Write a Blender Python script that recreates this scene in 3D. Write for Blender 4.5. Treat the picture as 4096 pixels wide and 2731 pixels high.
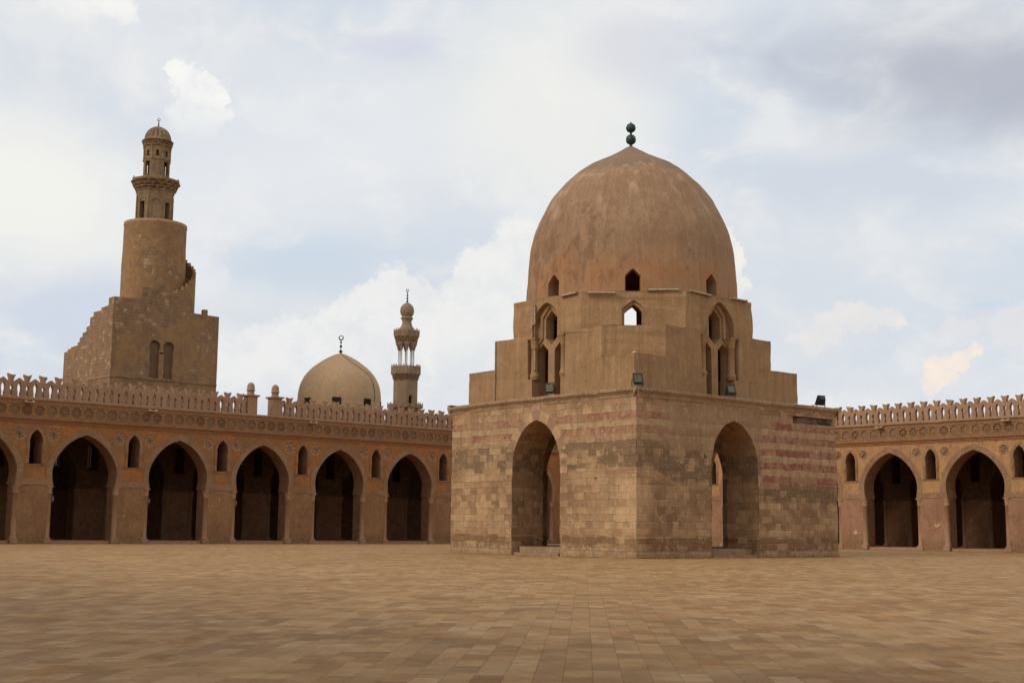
import bpy, math, random
from mathutils import Matrix, Vector
from mathutils.geometry import tessellate_polygon
R_ = math.radians
for o in list(bpy.data.objects): bpy.data.objects.remove(o)
SC = bpy.context.scene
COL = SC.collection
# ------------------------------------------------------------------ camera
YAW, PITCH, ROLL = R_(42.39424), R_(8.06187), R_(0.58823)
F = Vector((math.sin(YAW)*math.cos(PITCH), math.cos(YAW)*math.cos(PITCH), math.sin(PITCH)))
Rt = Vector((math.cos(YAW), -math.sin(YAW), 0)); Up = Rt.cross(F)
R2 = math.cos(ROLL)*Rt+math.sin(ROLL)*Up; U2 = -math.sin(ROLL)*Rt+math.cos(ROLL)*Up
cd = bpy.data.cameras.new('camera'); cam = bpy.data.objects.new('camera', cd); COL.objects.link(cam)
cam.matrix_world = Matrix(((R2.x,U2.x,-F.x,0),(R2.y,U2.y,-F.y,0),(R2.z,U2.z,-F.z,1.2921),(0,0,0,1)))
cd.sensor_width = 36; cd.lens = 5285.5*36/4096; cd.clip_end = 6000; cd.clip_start = .1
SC.camera = cam
SC.render.resolution_x = 1024; SC.render.resolution_y = 682
SC.view_settings.view_transform = 'Standard'; SC.view_settings.look = 'None'
SC.view_settings.exposure = 0.0; SC.view_settings.gamma = 1

# ------------------------------------------------------------------ node helper
def lin(r, g, b):
    f = lambda c: (c/255/12.92) if c/255 <= .04045 else ((c/255+.055)/1.055)**2.4
    return (f(r), f(g), f(b), 1)
class G:
    def __init__(s, tree): s.t = tree; s.n = tree.nodes; s.l = tree.links
    def node(s, typ, **kw):
        n = s.n.new(typ)
        for k, v in kw.items(): setattr(n, k, v)
        return n
    def put(s, sock, v):
        if isinstance(v, bpy.types.NodeSocket): s.l.new(v, sock)
        elif v is not None:
            if isinstance(v, (tuple, list)) and len(sock.default_value) == 3 and len(v) == 4: v = v[:3]
            sock.default_value = v
    def m(s, op, a, b=None, c=None, clamp=False):
        n = s.node('ShaderNodeMath', operation=op, use_clamp=clamp)
        s.put(n.inputs[0], a)
        if b is not None: s.put(n.inputs[1], b)
        if c is not None: s.put(n.inputs[2], c)
        return n.outputs[0]
    def add(s, a, b): return s.m('ADD', a, b)
    def sub(s, a, b): return s.m('SUBTRACT', a, b)
    def mul(s, a, b): return s.m('MULTIPLY', a, b)
    def div(s, a, b): return s.m('DIVIDE', a, b)
    def mn(s, a, b): return s.m('MINIMUM', a, b)
    def mx(s, a, b): return s.m('MAXIMUM', a, b)
    def floor(s, a): return s.m('FLOOR', a)
    def frac(s, a): return s.m('FRACT', a)
    def ss(s, x, e0, e1, o0=0., o1=1., kind='SMOOTHSTEP'):
        n = s.node('ShaderNodeMapRange', interpolation_type=kind, clamp=True)
        s.put(n.inputs['Value'], x); s.put(n.inputs['From Min'], e0); s.put(n.inputs['From Max'], e1)
        s.put(n.inputs['To Min'], o0); s.put(n.inputs['To Max'], o1)
        return n.outputs['Result']
    def box(s, x, a, b, w=.05):   # 1 between a and b
        return s.mul(s.ss(x, a-w, a+w), s.ss(x, b-w, b+w, 1., 0.))
    def mix(s, f, a, b, blend='MIX'):
        n = s.node('ShaderNodeMix', data_type='RGBA', blend_type=blend)
        s.put(n.inputs[0], f); s.put(n.inputs[6], a); s.put(n.inputs[7], b)
        return n.outputs[2]
    def noise(s, vec, scale, detail=4., rough=.55, dist=0.):
        n = s.node('ShaderNodeTexNoise')
        s.put(n.inputs['Vector'], vec); s.put(n.inputs['Scale'], scale); s.put(n.inputs['Detail'], detail)
        s.put(n.inputs['Roughness'], rough); s.put(n.inputs['Distortion'], dist)
        return n.outputs[0]
    def vor(s, vec, scale, feature='F1', rnd=1.):
        n = s.node('ShaderNodeTexVoronoi', feature=feature)
        s.put(n.inputs['Vector'], vec); s.put(n.inputs['Scale'], scale); s.put(n.inputs['Randomness'], rnd)
        return n
    def tint(s, c, t): return s.mix(1., c, (*t, 1), 'MULTIPLY')
    def xyz(s, v):
        n = s.node('ShaderNodeSeparateXYZ'); s.put(n.inputs[0], v); return n.outputs[0], n.outputs[1], n.outputs[2]
    def vec(s, x, y=0., z=0.):
        n = s.node('ShaderNodeCombineXYZ'); s.put(n.inputs[0], x); s.put(n.inputs[1], y); s.put(n.inputs[2], z); return n.outputs[0]
    def scale(s, v, k):
        n = s.node('ShaderNodeVectorMath', operation='MULTIPLY'); s.put(n.inputs[0], v); s.put(n.inputs[1], k); return n.outputs[0]
    def white(s, x, y=0., z=0.):
        n = s.node('ShaderNodeTexWhiteNoise', noise_dimensions='3D'); s.put(n.inputs['Vector'], s.vec(x, y, z)); return n.outputs['Value']
    def pos(s): return s.node('ShaderNodeNewGeometry').outputs['Position']
    def obj(s): return s.node('ShaderNodeTexCoord').outputs['Object']
    def uv(s): return s.node('ShaderNodeTexCoord').outputs['UV']
def material(name, rough=.9, spec=.2):
    mt = bpy.data.materials.new(name); mt.use_nodes = True; g = G(mt.node_tree)
    b = g.n['Principled BSDF']; b.inputs['Roughness'].default_value = rough; b.inputs['Specular IOR Level'].default_value = spec
    return mt, g, b
def bump(g, b, h, strength=.5, dist=.02):
    n = g.node('ShaderNodeBump'); n.inputs['Strength'].default_value = strength; n.inputs['Distance'].default_value = dist
    g.put(n.inputs['Height'], h); g.l.new(n.outputs[0], b.inputs['Normal'])

# ------------------------------------------------------------------ world and sun (bright broken overcast)
SUN_AZ, SUN_EL = -82., 36.          # azimuth from +y towards +x, degrees
W = bpy.data.worlds.new('World'); SC.world = W; W.use_nodes = True
g = G(W.node_tree); bg = g.n['Background']; bg.inputs['Strength'].default_value = .1
sky = g.node('ShaderNodeTexSky', sky_type='NISHITA', sun_disc=False)
sky.sun_elevation = R_(SUN_EL); sky.sun_rotation = R_(SUN_AZ); sky.air_density = 1.; sky.dust_density = 1.6
d = g.node('ShaderNodeTexCoord').outputs['Generated']
dx, dy, dz = g.xyz(d)
az = g.mul(g.m('ARCTAN2', dx, dy), 57.29578)
el = g.mul(g.m('ARCSINE', g.m('MULTIPLY', dz, .99999)), 57.29578)
ae = g.vec(az, el, 0.)
K = 10.
def cl(r, gg, b): c = lin(r, gg, b); return (c[0]*K, c[1]*K, c[2]*K, 1)
n_big = g.noise(g.scale(ae, (1, 1.9, 1)), .075, 5, .5, .3)
n_mid = g.noise(g.scale(ae, (1, 1.7, 1)), .22, 6, .55, .5)
n_fin = g.noise(ae, .55, 8, .62, .2)
cov = g.ss(g.add(g.mul(n_big, .7), g.mul(n_mid, .3)), .36, .62)
cloud = g.mix(cov, cl(212, 220, 230), cl(234, 235, 236))
cloud = g.mix(g.ss(n_mid, .5, .68, 0., .55), cloud, cl(240, 240, 238))
cloud = g.mix(g.ss(n_fin, .45, .7, 0., .28), cloud, cl(212, 216, 228))
skyc = g.mix(.8, sky.outputs[0], cl(205, 220, 236))
col = g.mix(.93, skyc, cloud)
# soft wide areas: (az, el, rx, ry, colour, amount)
for a, e, rx, ry, c, amt in [(44, 18.5, 6, 5.5, (241,241,236), .75), (21.5, 13.5, 6.5, 3.6, (246,245,238), .85), (33, 16, 8, 5, (233,235,239), .6), (33.5, 11.0, 5.5, 1.8, (202,216,230), .9),
                             (57.5, 14.6, 7.5, 2.2, (208,215,226), .7), (48, 20.5, 3.5, 2, (216,217,226), .6), (52, 11.5, 6, 1.8, (210,218,228), .6),
                             (46, 9, 20, 3.4, (218,223,229), .55), (56, 16.6, 5, 1.2, (232,233,234), .6), (24, 8.5, 4.5, 2, (208,216,231), .8), (37, 20.6, 3.2, .8, (214,216,230), .7)]:
    q = g.m('SQRT', g.add(g.m('POWER', g.div(g.sub(az, a), rx), 2.), g.m('POWER', g.div(g.sub(el, e), ry), 2.)))
    q = g.add(q, g.mul(g.sub(n_mid, .5), 1.1))
    col = g.mix(g.ss(q, .25, 1.15, amt, 0.), col, cl(*c))
# dark rain-heavy band upper right
q = g.m('SQRT', g.add(g.m('POWER', g.div(g.sub(az, 64.5), 13.), 2.), g.m('POWER', g.div(g.sub(el, g.add(18.6, g.mul(g.sub(az, 62.), -.12))), 3.3), 2.)))
q = g.add(q, g.mul(g.sub(n_mid, .5), .9))
col = g.mix(g.ss(q, .1, 1.25, .85, 0.), col, cl(176,181,195))
# cumulus: lobes of billow masses, hard lumpy top edge fading out downwards
edge = g.add(g.mul(g.sub(g.noise(ae, .8, 5, .6, .4), .5), .95), g.mul(g.sub(g.noise(ae, 2.6, 6, .65, .2), .5), .6))
def col3(v, scale):
    n = g.node('ShaderNodeTexNoise'); g.put(n.inputs['Vector'], v); n.inputs['Scale'].default_value = scale; n.inputs['Detail'].default_value = 6; n.inputs['Roughness'].default_value = .62
    return g.xyz(n.outputs['Color'])
wx, wy, _w = col3(ae, .75); vx, vy, _w = col3(ae, 2.4)
azw = g.add(az, g.add(g.mul(g.sub(wx, .5), 2.6), g.mul(g.sub(vx, .5), .9)))
elw = g.add(el, g.add(g.mul(g.sub(wy, .5), 1.8), g.mul(g.sub(vy, .5), .75)))
def cumulus(lobes, c, fade, amt, sh=.24, drop=.22):
    global col
    q = None
    for a, e, rx, ry in lobes:
        dv = g.sub(elw, e); dv = g.mx(dv, g.mul(dv, -drop))
        t = g.m('SQRT', g.add(g.m('POWER', g.div(g.sub(azw, a), rx), 2.), g.m('POWER', g.div(dv, ry), 2.)))
        q = t if q is None else g.m('SMOOTH_MIN', q, t, .12)
    q = g.add(q, g.mul(edge, .45))
    msk = g.ss(q, 1.-sh, 1.+sh, amt, 0.)
    inner = g.ss(el, fade[0], fade[1], 0., 1.)
    body = g.mix(g.ss(g.add(n_fin, g.mul(edge, .25)), .38, .7, 0., .5), cl(*c), cl(218,222,230))
    col = g.mix(g.mul(msk, inner), col, body)
cumulus([(33.4, 7.2, 2.6, 1.7), (35.2, 8.2, 1.7, 1.7), (36.4, 8.8, 1.3, 1.6), (37.5, 9.4, 1.6, 1.75), (30.5, 7.2, 3.0, .9)], (240,240,238), (4.5, 8.0), .95, .15)
cumulus([(40.2, 9.0, 1.4, 1.9), (41.3, 10.0, 1.6, 2.3), (42.8, 10.8, 1.9, 2.6), (46, 10.5, 4, 2)], (241,241,238), (5, 9.5), .95, .15)
cumulus([(27.95, 18.65, .6, .6), (28.75, 18.5, .65, .5), (29.35, 17.8, .6, .9), (28.3, 17.6, .9, 1.1), (28.7, 16.7, .9, 1.1)], (249,249,245), (15.6, 18.2), .95, .24, .8)
cumulus([(24.0, 21.6, 1.2, .9), (22.8, 21.9, 1.4, .8), (25., 21.3, .6, .7)], (248,247,243), (19.5, 21.3), .85, .45, .8)
cumulus([(29.3, 11.0, .75, 1.4), (28.6, 9.8, 1.2, 1.6)], (234,236,239), (8, 11), .7, .4, .7)
cumulus([(51.9, 12.0, .55, .95), (51.7, 10.8, .9, 1.3)], (246,242,234), (8, 11), 1., .16, .5)
cumulus([(56.0, 8.6, .8, .55), (57.2, 9.2, .9, .45), (55.3, 8.0, .6, .5), (58.3, 8.9, .8, .4)], (236,232,229), (6.4, 8.2), .9, .3, .6)
cumulus([(61.0, 7.0, .7, .34), (60.35, 6.4, .55, .5), (61.6, 7.35, .5, .25), (59.9, 5.9, .35, .4)], (250,235,222), (5, 6.1), 1., .3, .9)
cumulus([(63.4, 8.5, 1.3, .75), (61.3, 8.6, .9, .5)], (229,228,231), (6.8, 8.0), .8, .35, .7)
q = g.m('SQRT', g.add(g.m('POWER', g.div(g.sub(az, 62.6), 1.2), 2.), g.m('POWER', g.div(g.sub(el, 9.25), .18), 2.)))
col = g.mix(g.ss(g.add(q, edge), .3, 1.2, .6, 0.), col, cl(196,220,236))
g.l.new(col, bg.inputs['Color'])
sl = bpy.data.lights.new('sun', 'SUN'); sl.energy = 1.4; sl.angle = R_(22); sl.color = (1., .95, .87)
so = bpy.data.objects.new('sun', sl); COL.objects.link(so)
sd = Vector((math.sin(R_(SUN_AZ))*math.cos(R_(SUN_EL)), math.cos(R_(SUN_AZ))*math.cos(R_(SUN_EL))*1., math.sin(R_(SUN_EL))))
so.rotation_euler = sd.to_track_quat('Z', 'Y').to_euler()
so.location = (0, 0, 60)

# ------------------------------------------------------------------ materials
def stucco(name, base, alt, stain, s=1., amt=(.7, .5), streak=.35, bmp=.35, rough=.92, speck=None, extra=None, tint=None):
    mt, g, b = material(name, rough)
    p = g.pos()
    n1 = g.noise(p, .45*s, 5, .6, .4); n2 = g.noise(p, 1.7*s, 6, .65, .3); n3 = g.noise(p, 9*s, 5, .6)
    st = g.noise(g.scale(p, (3.2*s, 3.2*s, .32*s)), 1., 5, .65, .2)
    c = g.mix(g.ss(n1, .42, .62, 0., amt[0]), base, alt)
    c = g.mix(g.ss(n2, .5, .72, 0., amt[1]), c, stain)
    c = g.mix(g.ss(st, .45, .75, 0., streak), c, stain)
    c = g.mix(g.ss(st, .5, .3, 0., streak*.7), c, tuple(min(1, x*1.35) for x in base[:3])+(1,))
    c = g.mix(g.ss(n3, .38, .68, 0., .42), c, tuple(x*.62 for x in base[:3])+(1,))
    n4 = g.noise(p, 3.6*s, 6, .7, .6)
    c = g.mix(g.ss(n4, .52, .7, 0., .4), c, tuple(min(1, x*1.3) for x in base[:3])+(1,))
    c = g.mix(g.ss(n4, .46, .3, 0., .4), c, tuple(x*.66 for x in base[:3])+(1,))
    if speck:
        v = g.noise(p, 5*s, 3, .5, 1.); c = g.mix(g.ss(v, .66, .72, 0., .8), c, speck)
    if extra: c = extra(g, p, c, n1, n2, n3)
    if tint: c = g.tint(c, tint)
    g.l.new(c, b.inputs['Base Color'])
    bump(g, b, g.add(g.mul(n2, .6), g.add(g.mul(n3, .35), g.mul(g.noise(p, 30*s, 4), .15))), bmp, .05)
    return mt
def masonry(g, u, v, h, ln, var=.35, wob=.03, seed=0.):
    nz = g.noise(g.vec(u, v, seed), 1.3, 3); nz2 = g.noise(g.vec(v, u, seed+7), 1.5, 3)
    uu = g.add(u, g.mul(g.sub(nz, .5), wob*2)); vv = g.add(v, g.mul(g.sub(nz2, .5), wob*2.))
    row = g.floor(g.div(vv, h)); fv = g.frac(g.div(vv, h))
    rr = g.white(row, seed, 1.)
    L = g.add(ln*(1-var), g.mul(rr, ln*var*2))
    q = g.add(g.div(uu, L), g.mul(g.white(row, seed, 5.), 7.))
    ci = g.floor(q); fu = g.frac(q)
    # randomly merged neighbours
    du = g.mul(g.mn(fu, g.sub(1., fu)), L); dv = g.mul(g.mn(fv, g.sub(1., fv)), h)
    d = g.mn(du, dv)
    return row, g.white(row, ci, seed), g.white(row, ci, seed+3), d

def mat_ashlar():
    mt, g, b = material('ashlar_stone', .9)
    u, v, _ = g.xyz(g.uv()); p = g.pos(); ox, oy, oz = g.xyz(g.obj())
    row, r1, r2, d = masonry(g, u, v, .34, .62, .5, .075)
    r1 = g.ss(g.add(r1, g.mul(g.sub(g.noise(g.pos(), 1.6, 5, .7), .5), 1.3)), .0, 1.)
    n1 = g.noise(p, .55, 4, .6, .6); n2 = g.noise(p, 2.6, 6, .65, .3); n3 = g.noise(p, 12, 5, .65)
    st = g.noise(g.scale(p, (4, 4, .35)), 1., 5, .6)
    big = g.noise(p, .22, 4, .6, .8)
    face = g.ss(ox, 1.0, 3.0)                # right-hand face (faces the viewer's right)
    right = g.mul(face, g.ss(ox, 8.9, 9.3))
    c = g.mix(r1, lin(170,136,102), lin(196,162,123))
    c = g.mix(g.ss(r2, .5, .75, 0., .55), c, lin(176,136,102))
    c = g.mix(g.ss(n1, .42, .6, 0., .45), c, lin(158,124,92))
    c = g.mix(g.ss(g.add(big, g.mul(g.sub(r2, .5), .12)), .5, .58, 0., .6), c, lin(140,110,82))
    c = g.mix(g.ss(r2, .93, .95, 0., .6), c, lin(216,186,148))
    # paler quoins on the near corner
    quo = g.mul(g.mul(g.ss(ox, 1.1, .6), g.ss(g.add(oy, g.mul(g.sub(r2, .5), 1.)), 1.2, .9)), g.box(v, 1.1, 3.6, .2))
    c = g.mix(g.mul(quo, .6), c, lin(214,178,136))
    # dark grey-brown courses, in blocky patches
    sh = g.sub(1., face)
    zlo = g.add(3.45, g.mul(sh, .65)); zhi = g.add(5.15, g.mul(sh, .55))
    inb = g.mul(g.ss(v, g.sub(zlo, .2), g.add(zlo, .2)), g.ss(v, g.sub(zhi, .2), g.add(zhi, .2), 1., 0.))
    inb = g.mix(right, inb, g.box(v, 2.75, 3.75, .1))
    inb = g.xyz(inb)[0]
    dk = g.add(g.mul(inb, .62), g.add(g.mul(n1, .5), g.add(g.mul(r2, .34), g.mul(r1, .1))))
    c = g.mix(g.ss(dk, .93, 1.08, 0., .82), c, lin(120,99,76))
    dk2 = g.add(g.mul(g.box(v, 1.3, 3.6, .2), .3), g.add(g.mul(n1, .7), g.mul(r2, .34)))
    c = g.mix(g.ss(dk2, .84, 1.0, 0., .5), c, lin(128,100,74))
    # red and cream striping near the top
    par = g.ss(g.m('MODULO', row, 2.), .4, .6)
    band = g.ss(v, 3.72, 3.76)
    amt = g.mx(g.mul(right, .9), g.mul(g.ss(g.add(n1, g.mul(r2, .3)), .45, .8, .3, .8), g.ss(v, 5.3, 5.5)))
    amt = g.mul(amt, g.ss(v, 6.78, 6.82, 1., .35))
    red = g.mix(g.ss(g.add(n2, g.add(g.mul(g.sub(r1, .5), .2), g.mul(right, .04))), .5, .62), lin(164,122,98), lin(146,84,72))
    cream = g.mix(g.ss(n2, .4, .62), lin(190,160,124), lin(172,138,104))
    c = g.mix(g.mul(band, amt), c, g.mix(par, cream, red))
    pink = g.noise(g.vec(g.mul(u, 1.1), g.mul(v, 3.4), 0.), 1., 5, .7, .4)
    c = g.mix(g.mul(g.ss(pink, .57, .68), g.mul(g.box(v, 5.9, 7.35, .1), g.mul(g.sub(1., face), .6))), c, lin(150,84,70))
    # plaster skim round the arches and above on the right face
    skim = g.mul(g.mul(face, g.ss(ox, 9.1, 8.8)), g.ss(g.add(v, g.mul(n1, 1.6)), 5.7, 6.0))
    c = g.mix(g.mul(skim, .6), c, lin(160,130,98))
    # browned foot of the wall, salt-white flakes
    ft = g.add(g.ss(v, 1.15, .85), g.add(g.mul(g.sub(n1, .5), .8), g.mul(g.sub(r2, .5), .6)))
    c = g.mix(g.ss(ft, .6, .85, 0., .72), c, lin(122,88,58))
    c = g.mix(g.ss(g.add(g.mul(g.ss(v, 1.2, .3), .2), g.add(g.mul(n1, .25), n2)), .80, .86, 0., .55), c, lin(190,164,130))
    c = g.mix(g.mul(g.ss(v, .36, .30), .45), c, lin(170,142,110))
    c = g.mix(g.ss(n2, .54, .8, 0., .35), c, lin(122,94,68))
    c = g.mix(g.ss(st, .45, .75, 0., .35), c, lin(126,98,74))
    c = g.mix(g.ss(n3, .42, .72, 0., .3), c, lin(112,84,60))
    n4 = g.noise(p, 4., 6, .75, .8)
    c = g.mix(g.ss(n4, .54, .68, 0., .6), c, lin(216,184,142))
    c = g.mix(g.ss(n4, .42, .3, 0., .6), c, lin(100,74,54))
    c = g.mix(g.ss(g.noise(p, 1.9, 3, .5, 1.2), .735, .755, 0., .8), c, lin(60,44,32))
    lw = g.add(.012, g.mul(g.noise(p, 3., 3), .016))
    ms = g.ss(d, g.mul(lw, .3), lw, 1., 0.)
    vis = g.mul(ms, g.ss(n2, .38, .68, .0, .42))
    vis = g.mul(vis, g.sub(1., g.mul(skim, .8)))
    c = g.mix(vis, c, lin(88,66,48))
    c = g.tint(c, (1.02, 1.0, .95))
    g.l.new(c, b.inputs['Base Color'])
    h = g.add(g.mul(g.ss(d, 0., .035), 1.), g.add(g.mul(r1, .5), g.add(g.mul(n2, 1.0), g.mul(n3, .6))))
    bump(g, b, h, .5, .025)
    return mt
def mat_arcade(name, up1, up2, up3, lo1, lo2, lo3, patch):
    mt, g, b = material(name, .92)
    p = g.pos(); ox, oy, oz = g.xyz(g.obj())
    n1 = g.noise(p, .5, 5, .6, .5); n2 = g.noise(p, 1.6, 6, .65, .4); n3 = g.noise(p, 8, 5, .6); st = g.noise(g.scale(p, (3, 3, .4)), 1., 4, .6)
    c = g.mix(g.ss(n1, .38, .6), up1, up2)
    c = g.mix(g.ss(n2, .48, .7, 0., .8), c, up3)
    top = g.ss(g.add(oz, g.mul(n2, 1.2)), 8.3, 8.75)
    c = g.mix(g.mul(top, .7), c, g.mix(g.ss(n2, .5, .7), up3, lin(150,82,46)))
    l = g.mix(g.ss(n1, .4, .62), lo1, lo2)
    l = g.mix(g.ss(n2, .5, .72, 0., .7), l, lo3)
    th = .74-.09*patch
    pt = g.mul(g.ss(g.noise(p, 1.15, 4, .55, .8), th, th+.012), g.ss(oz, 3.7, 3.4))
    l = g.mix(pt, l, lin(206,172,138))
    bt = g.ss(g.add(oz, g.mul(g.sub(n2, .5), 1.6)), .9, .55)
    l = g.mix(g.mul(bt, .75), l, g.mix(g.ss(n3, .45, .6), lin(120,88,66), lin(158,128,100)))
    c = g.mix(g.ss(oz, 3.86, 3.90), l, c)
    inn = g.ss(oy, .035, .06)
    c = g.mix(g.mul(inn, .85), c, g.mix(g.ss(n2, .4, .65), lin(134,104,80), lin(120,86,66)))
    deep_shade = g.ss(oy, 3., 4.)  # unpainted brown interior, with its shade also put into the colour
    c = g.mix(g.mul(deep_shade, .9), c, g.mix(g.ss(oz, 3.86, 3.9), g.mix(g.ss(n2, .4, .65), lin(112,80,62), lin(98,66,52)), g.mix(g.ss(n2, .4, .65), lin(62,47,36), lin(50,38,29))))
    c = g.mix(g.ss(st, .48, .78, 0., .4), c, lin(110,78,56))
    n4 = g.noise(p, 4.2, 6, .7, .6)
    c = g.mix(g.ss(n4, .52, .7, 0., .3), c, lin(186,146,108))
    c = g.mix(g.ss(n4, .46, .3, 0., .45), c, lin(98,70,50))
    c = g.mix(g.ss(n3, .38, .7, 0., .35), c, lin(100,70,50))
    c = g.tint(c, (1.1, 1.08, .9))
    g.l.new(c, b.inputs['Base Color'])
    bump(g, b, g.add(g.mul(n2, .6), g.add(g.mul(n3, .3), g.mul(pt, -.5))), .5, .05)
    return mt
def mat_carved(name, c1, c2, c3, sc=7.):
    mt, g, b = material(name, .92)
    p = g.pos()
    n1 = g.noise(p, .6, 4, .6, .4); n2 = g.noise(p, 2.2, 5, .65, .3)
    v = g.vor(p, sc, 'DISTANCE_TO_EDGE').outputs['Distance']; w = g.noise(p, sc*1.3, 3, .6, 2.)
    c = g.mix(g.ss(n1, .4, .6), c1, c2); c = g.mix(g.ss(n2, .48, .7, 0., .7), c, c3)
    c = g.mix(g.ss(w, .57, .66, 0., .35), c, tuple(min(1, x*1.6) for x in c1[:3])+(1,))
    c = g.mix(g.ss(g.noise(p, 11, 4), .35, .75, 0., .25), c, tuple(x*.6 for x in c1[:3])+(1,))
    g.l.new(c, b.inputs['Base Color'])
    bump(g, b, g.add(g.mul(g.ss(v, 0., .12), .8), g.mul(w, 1.)), .9, .04)
    return mt
def mat_dome():
    def ex(g, p, c, n1, n2, n3):
        ox, oy, oz = g.xyz(p)
        low = g.add(g.ss(oz, 17.6, 13.6), g.mul(g.sub(n1, .5), 1.7))
        c = g.mix(g.ss(low, .3, 1.2, 0., .6), c, lin(178,128,86))
        o2 = g.noise(p, .33, 4, .6, .6)
        c = g.mix(g.mul(g.ss(g.add(o2, g.mul(g.ss(oz, 18, 14), .16)), .57, .74), .4), c, lin(170,108,64))
        # soot and peeled patches
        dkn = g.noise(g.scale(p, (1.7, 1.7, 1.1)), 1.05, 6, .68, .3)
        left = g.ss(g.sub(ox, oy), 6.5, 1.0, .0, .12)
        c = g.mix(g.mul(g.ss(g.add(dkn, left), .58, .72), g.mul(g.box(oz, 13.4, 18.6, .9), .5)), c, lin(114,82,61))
        rs = g.noise(g.vec(g.mul(g.m('ARCTAN2', g.sub(ox, 52.75), g.sub(oy, 48.15)), 26.), g.mul(oz, .28), 0.), 1., 6, .7, .2)
        c = g.mix(g.ss(rs, .52, .7, 0., .5), c, lin(128,98,76))
        c = g.mix(g.ss(rs, .44, .3, 0., .4), c, lin(188,150,118))
        c = g.mix(g.ss(g.add(g.mul(g.noise(p, .9, 6, .65), 1.), g.ss(oz, 19.5, 21.2, 0., .55)), .72, .86, 0., .75), c, lin(133,106,84))
        c = g.mix(g.mul(g.ss(g.noise(g.scale(p, (1.6, 1.6, .4)), 1., 4), .5, .72), g.box(oz, 17.2, 20.8, .7)), c, lin(181,143,114))
        return c
    return stucco('dome_plaster', lin(162,124,92), lin(152,112,82), lin(134,100,74), .8, (.7, .45), .4, .35, extra=ex, tint=(.98,1.05,1.08))
def mat_minaret():
    mt, g, b = material('minaret_plaster_and_rubble', .92)
    p = g.pos(); u, v, _ = g.xyz(g.uv())
    row, r1, r2, d = masonry(g, u, v, .34, .5, .35, .05, 4.)
    n1 = g.noise(p, .28, 5, .6, .8); n2 = g.noise(p, 1.3, 6, .65, .4); n3 = g.noise(p, 7, 5, .6)
    ox, oy, oz = g.xyz(p)
    pl = g.mix(g.ss(n2, .4, .62), lin(158,122,84), lin(144,110,76)); pl = g.mix(g.ss(n3, .45, .7, 0., .5), pl, lin(120,88,60)); pl = g.mix(g.ss(g.noise(p, .7, 5, .65, .5), .5, .66, 0., .6), pl, lin(136,108,82))
    stn = g.mix(r1, lin(136,106,78), lin(150,118,88)); stn = g.mix(g.ss(g.add(r2, g.mul(n1, .5)), 1.12, 1.2, 0., .7), stn, lin(180,148,112))
    stn = g.mix(g.ss(n2, .5, .7, 0., .55), stn, lin(112,86,66))
    stn = g.mix(g.ss(d, .005, .02, .25, 0.), stn, lin(96,72,54))
    left = g.ss(ox, 54.9, 54.7)                  # weathered stair flank: mostly rubble
    msk = g.ss(g.add(n1, g.add(g.mul(left, .16), g.mul(g.box(oz, 19.3, 23.9, .8), g.mul(g.ss(oy, 118., 116.5), .13)))), .545, .575)
    c = g.mix(msk, pl, stn)
    c = g.mix(g.mul(g.ss(oz, 24.5, 30.7), g.ss(n2, .45, .6, 0., .4)), c, lin(140,108,76))
    c = g.mix(g.ss(g.add(oz, g.mul(n2, .9)), 31.0, 31.15, 0., .6), c, lin(168,138,104))
    c = g.mix(g.ss(g.noise(g.scale(p, (2.5, 2.5, .3)), 1., 4), .48, .78, 0., .35), c, lin(116,82,54))
    g.l.new(c, b.inputs['Base Color'])
    bump(g, b, g.add(g.mul(n2, .6), g.add(g.mul(n3, .35), g.mul(msk, g.sub(g.mul(g.ss(d, 0., .05), .8), 1.2)))), .6, .06)
    return mt
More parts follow.
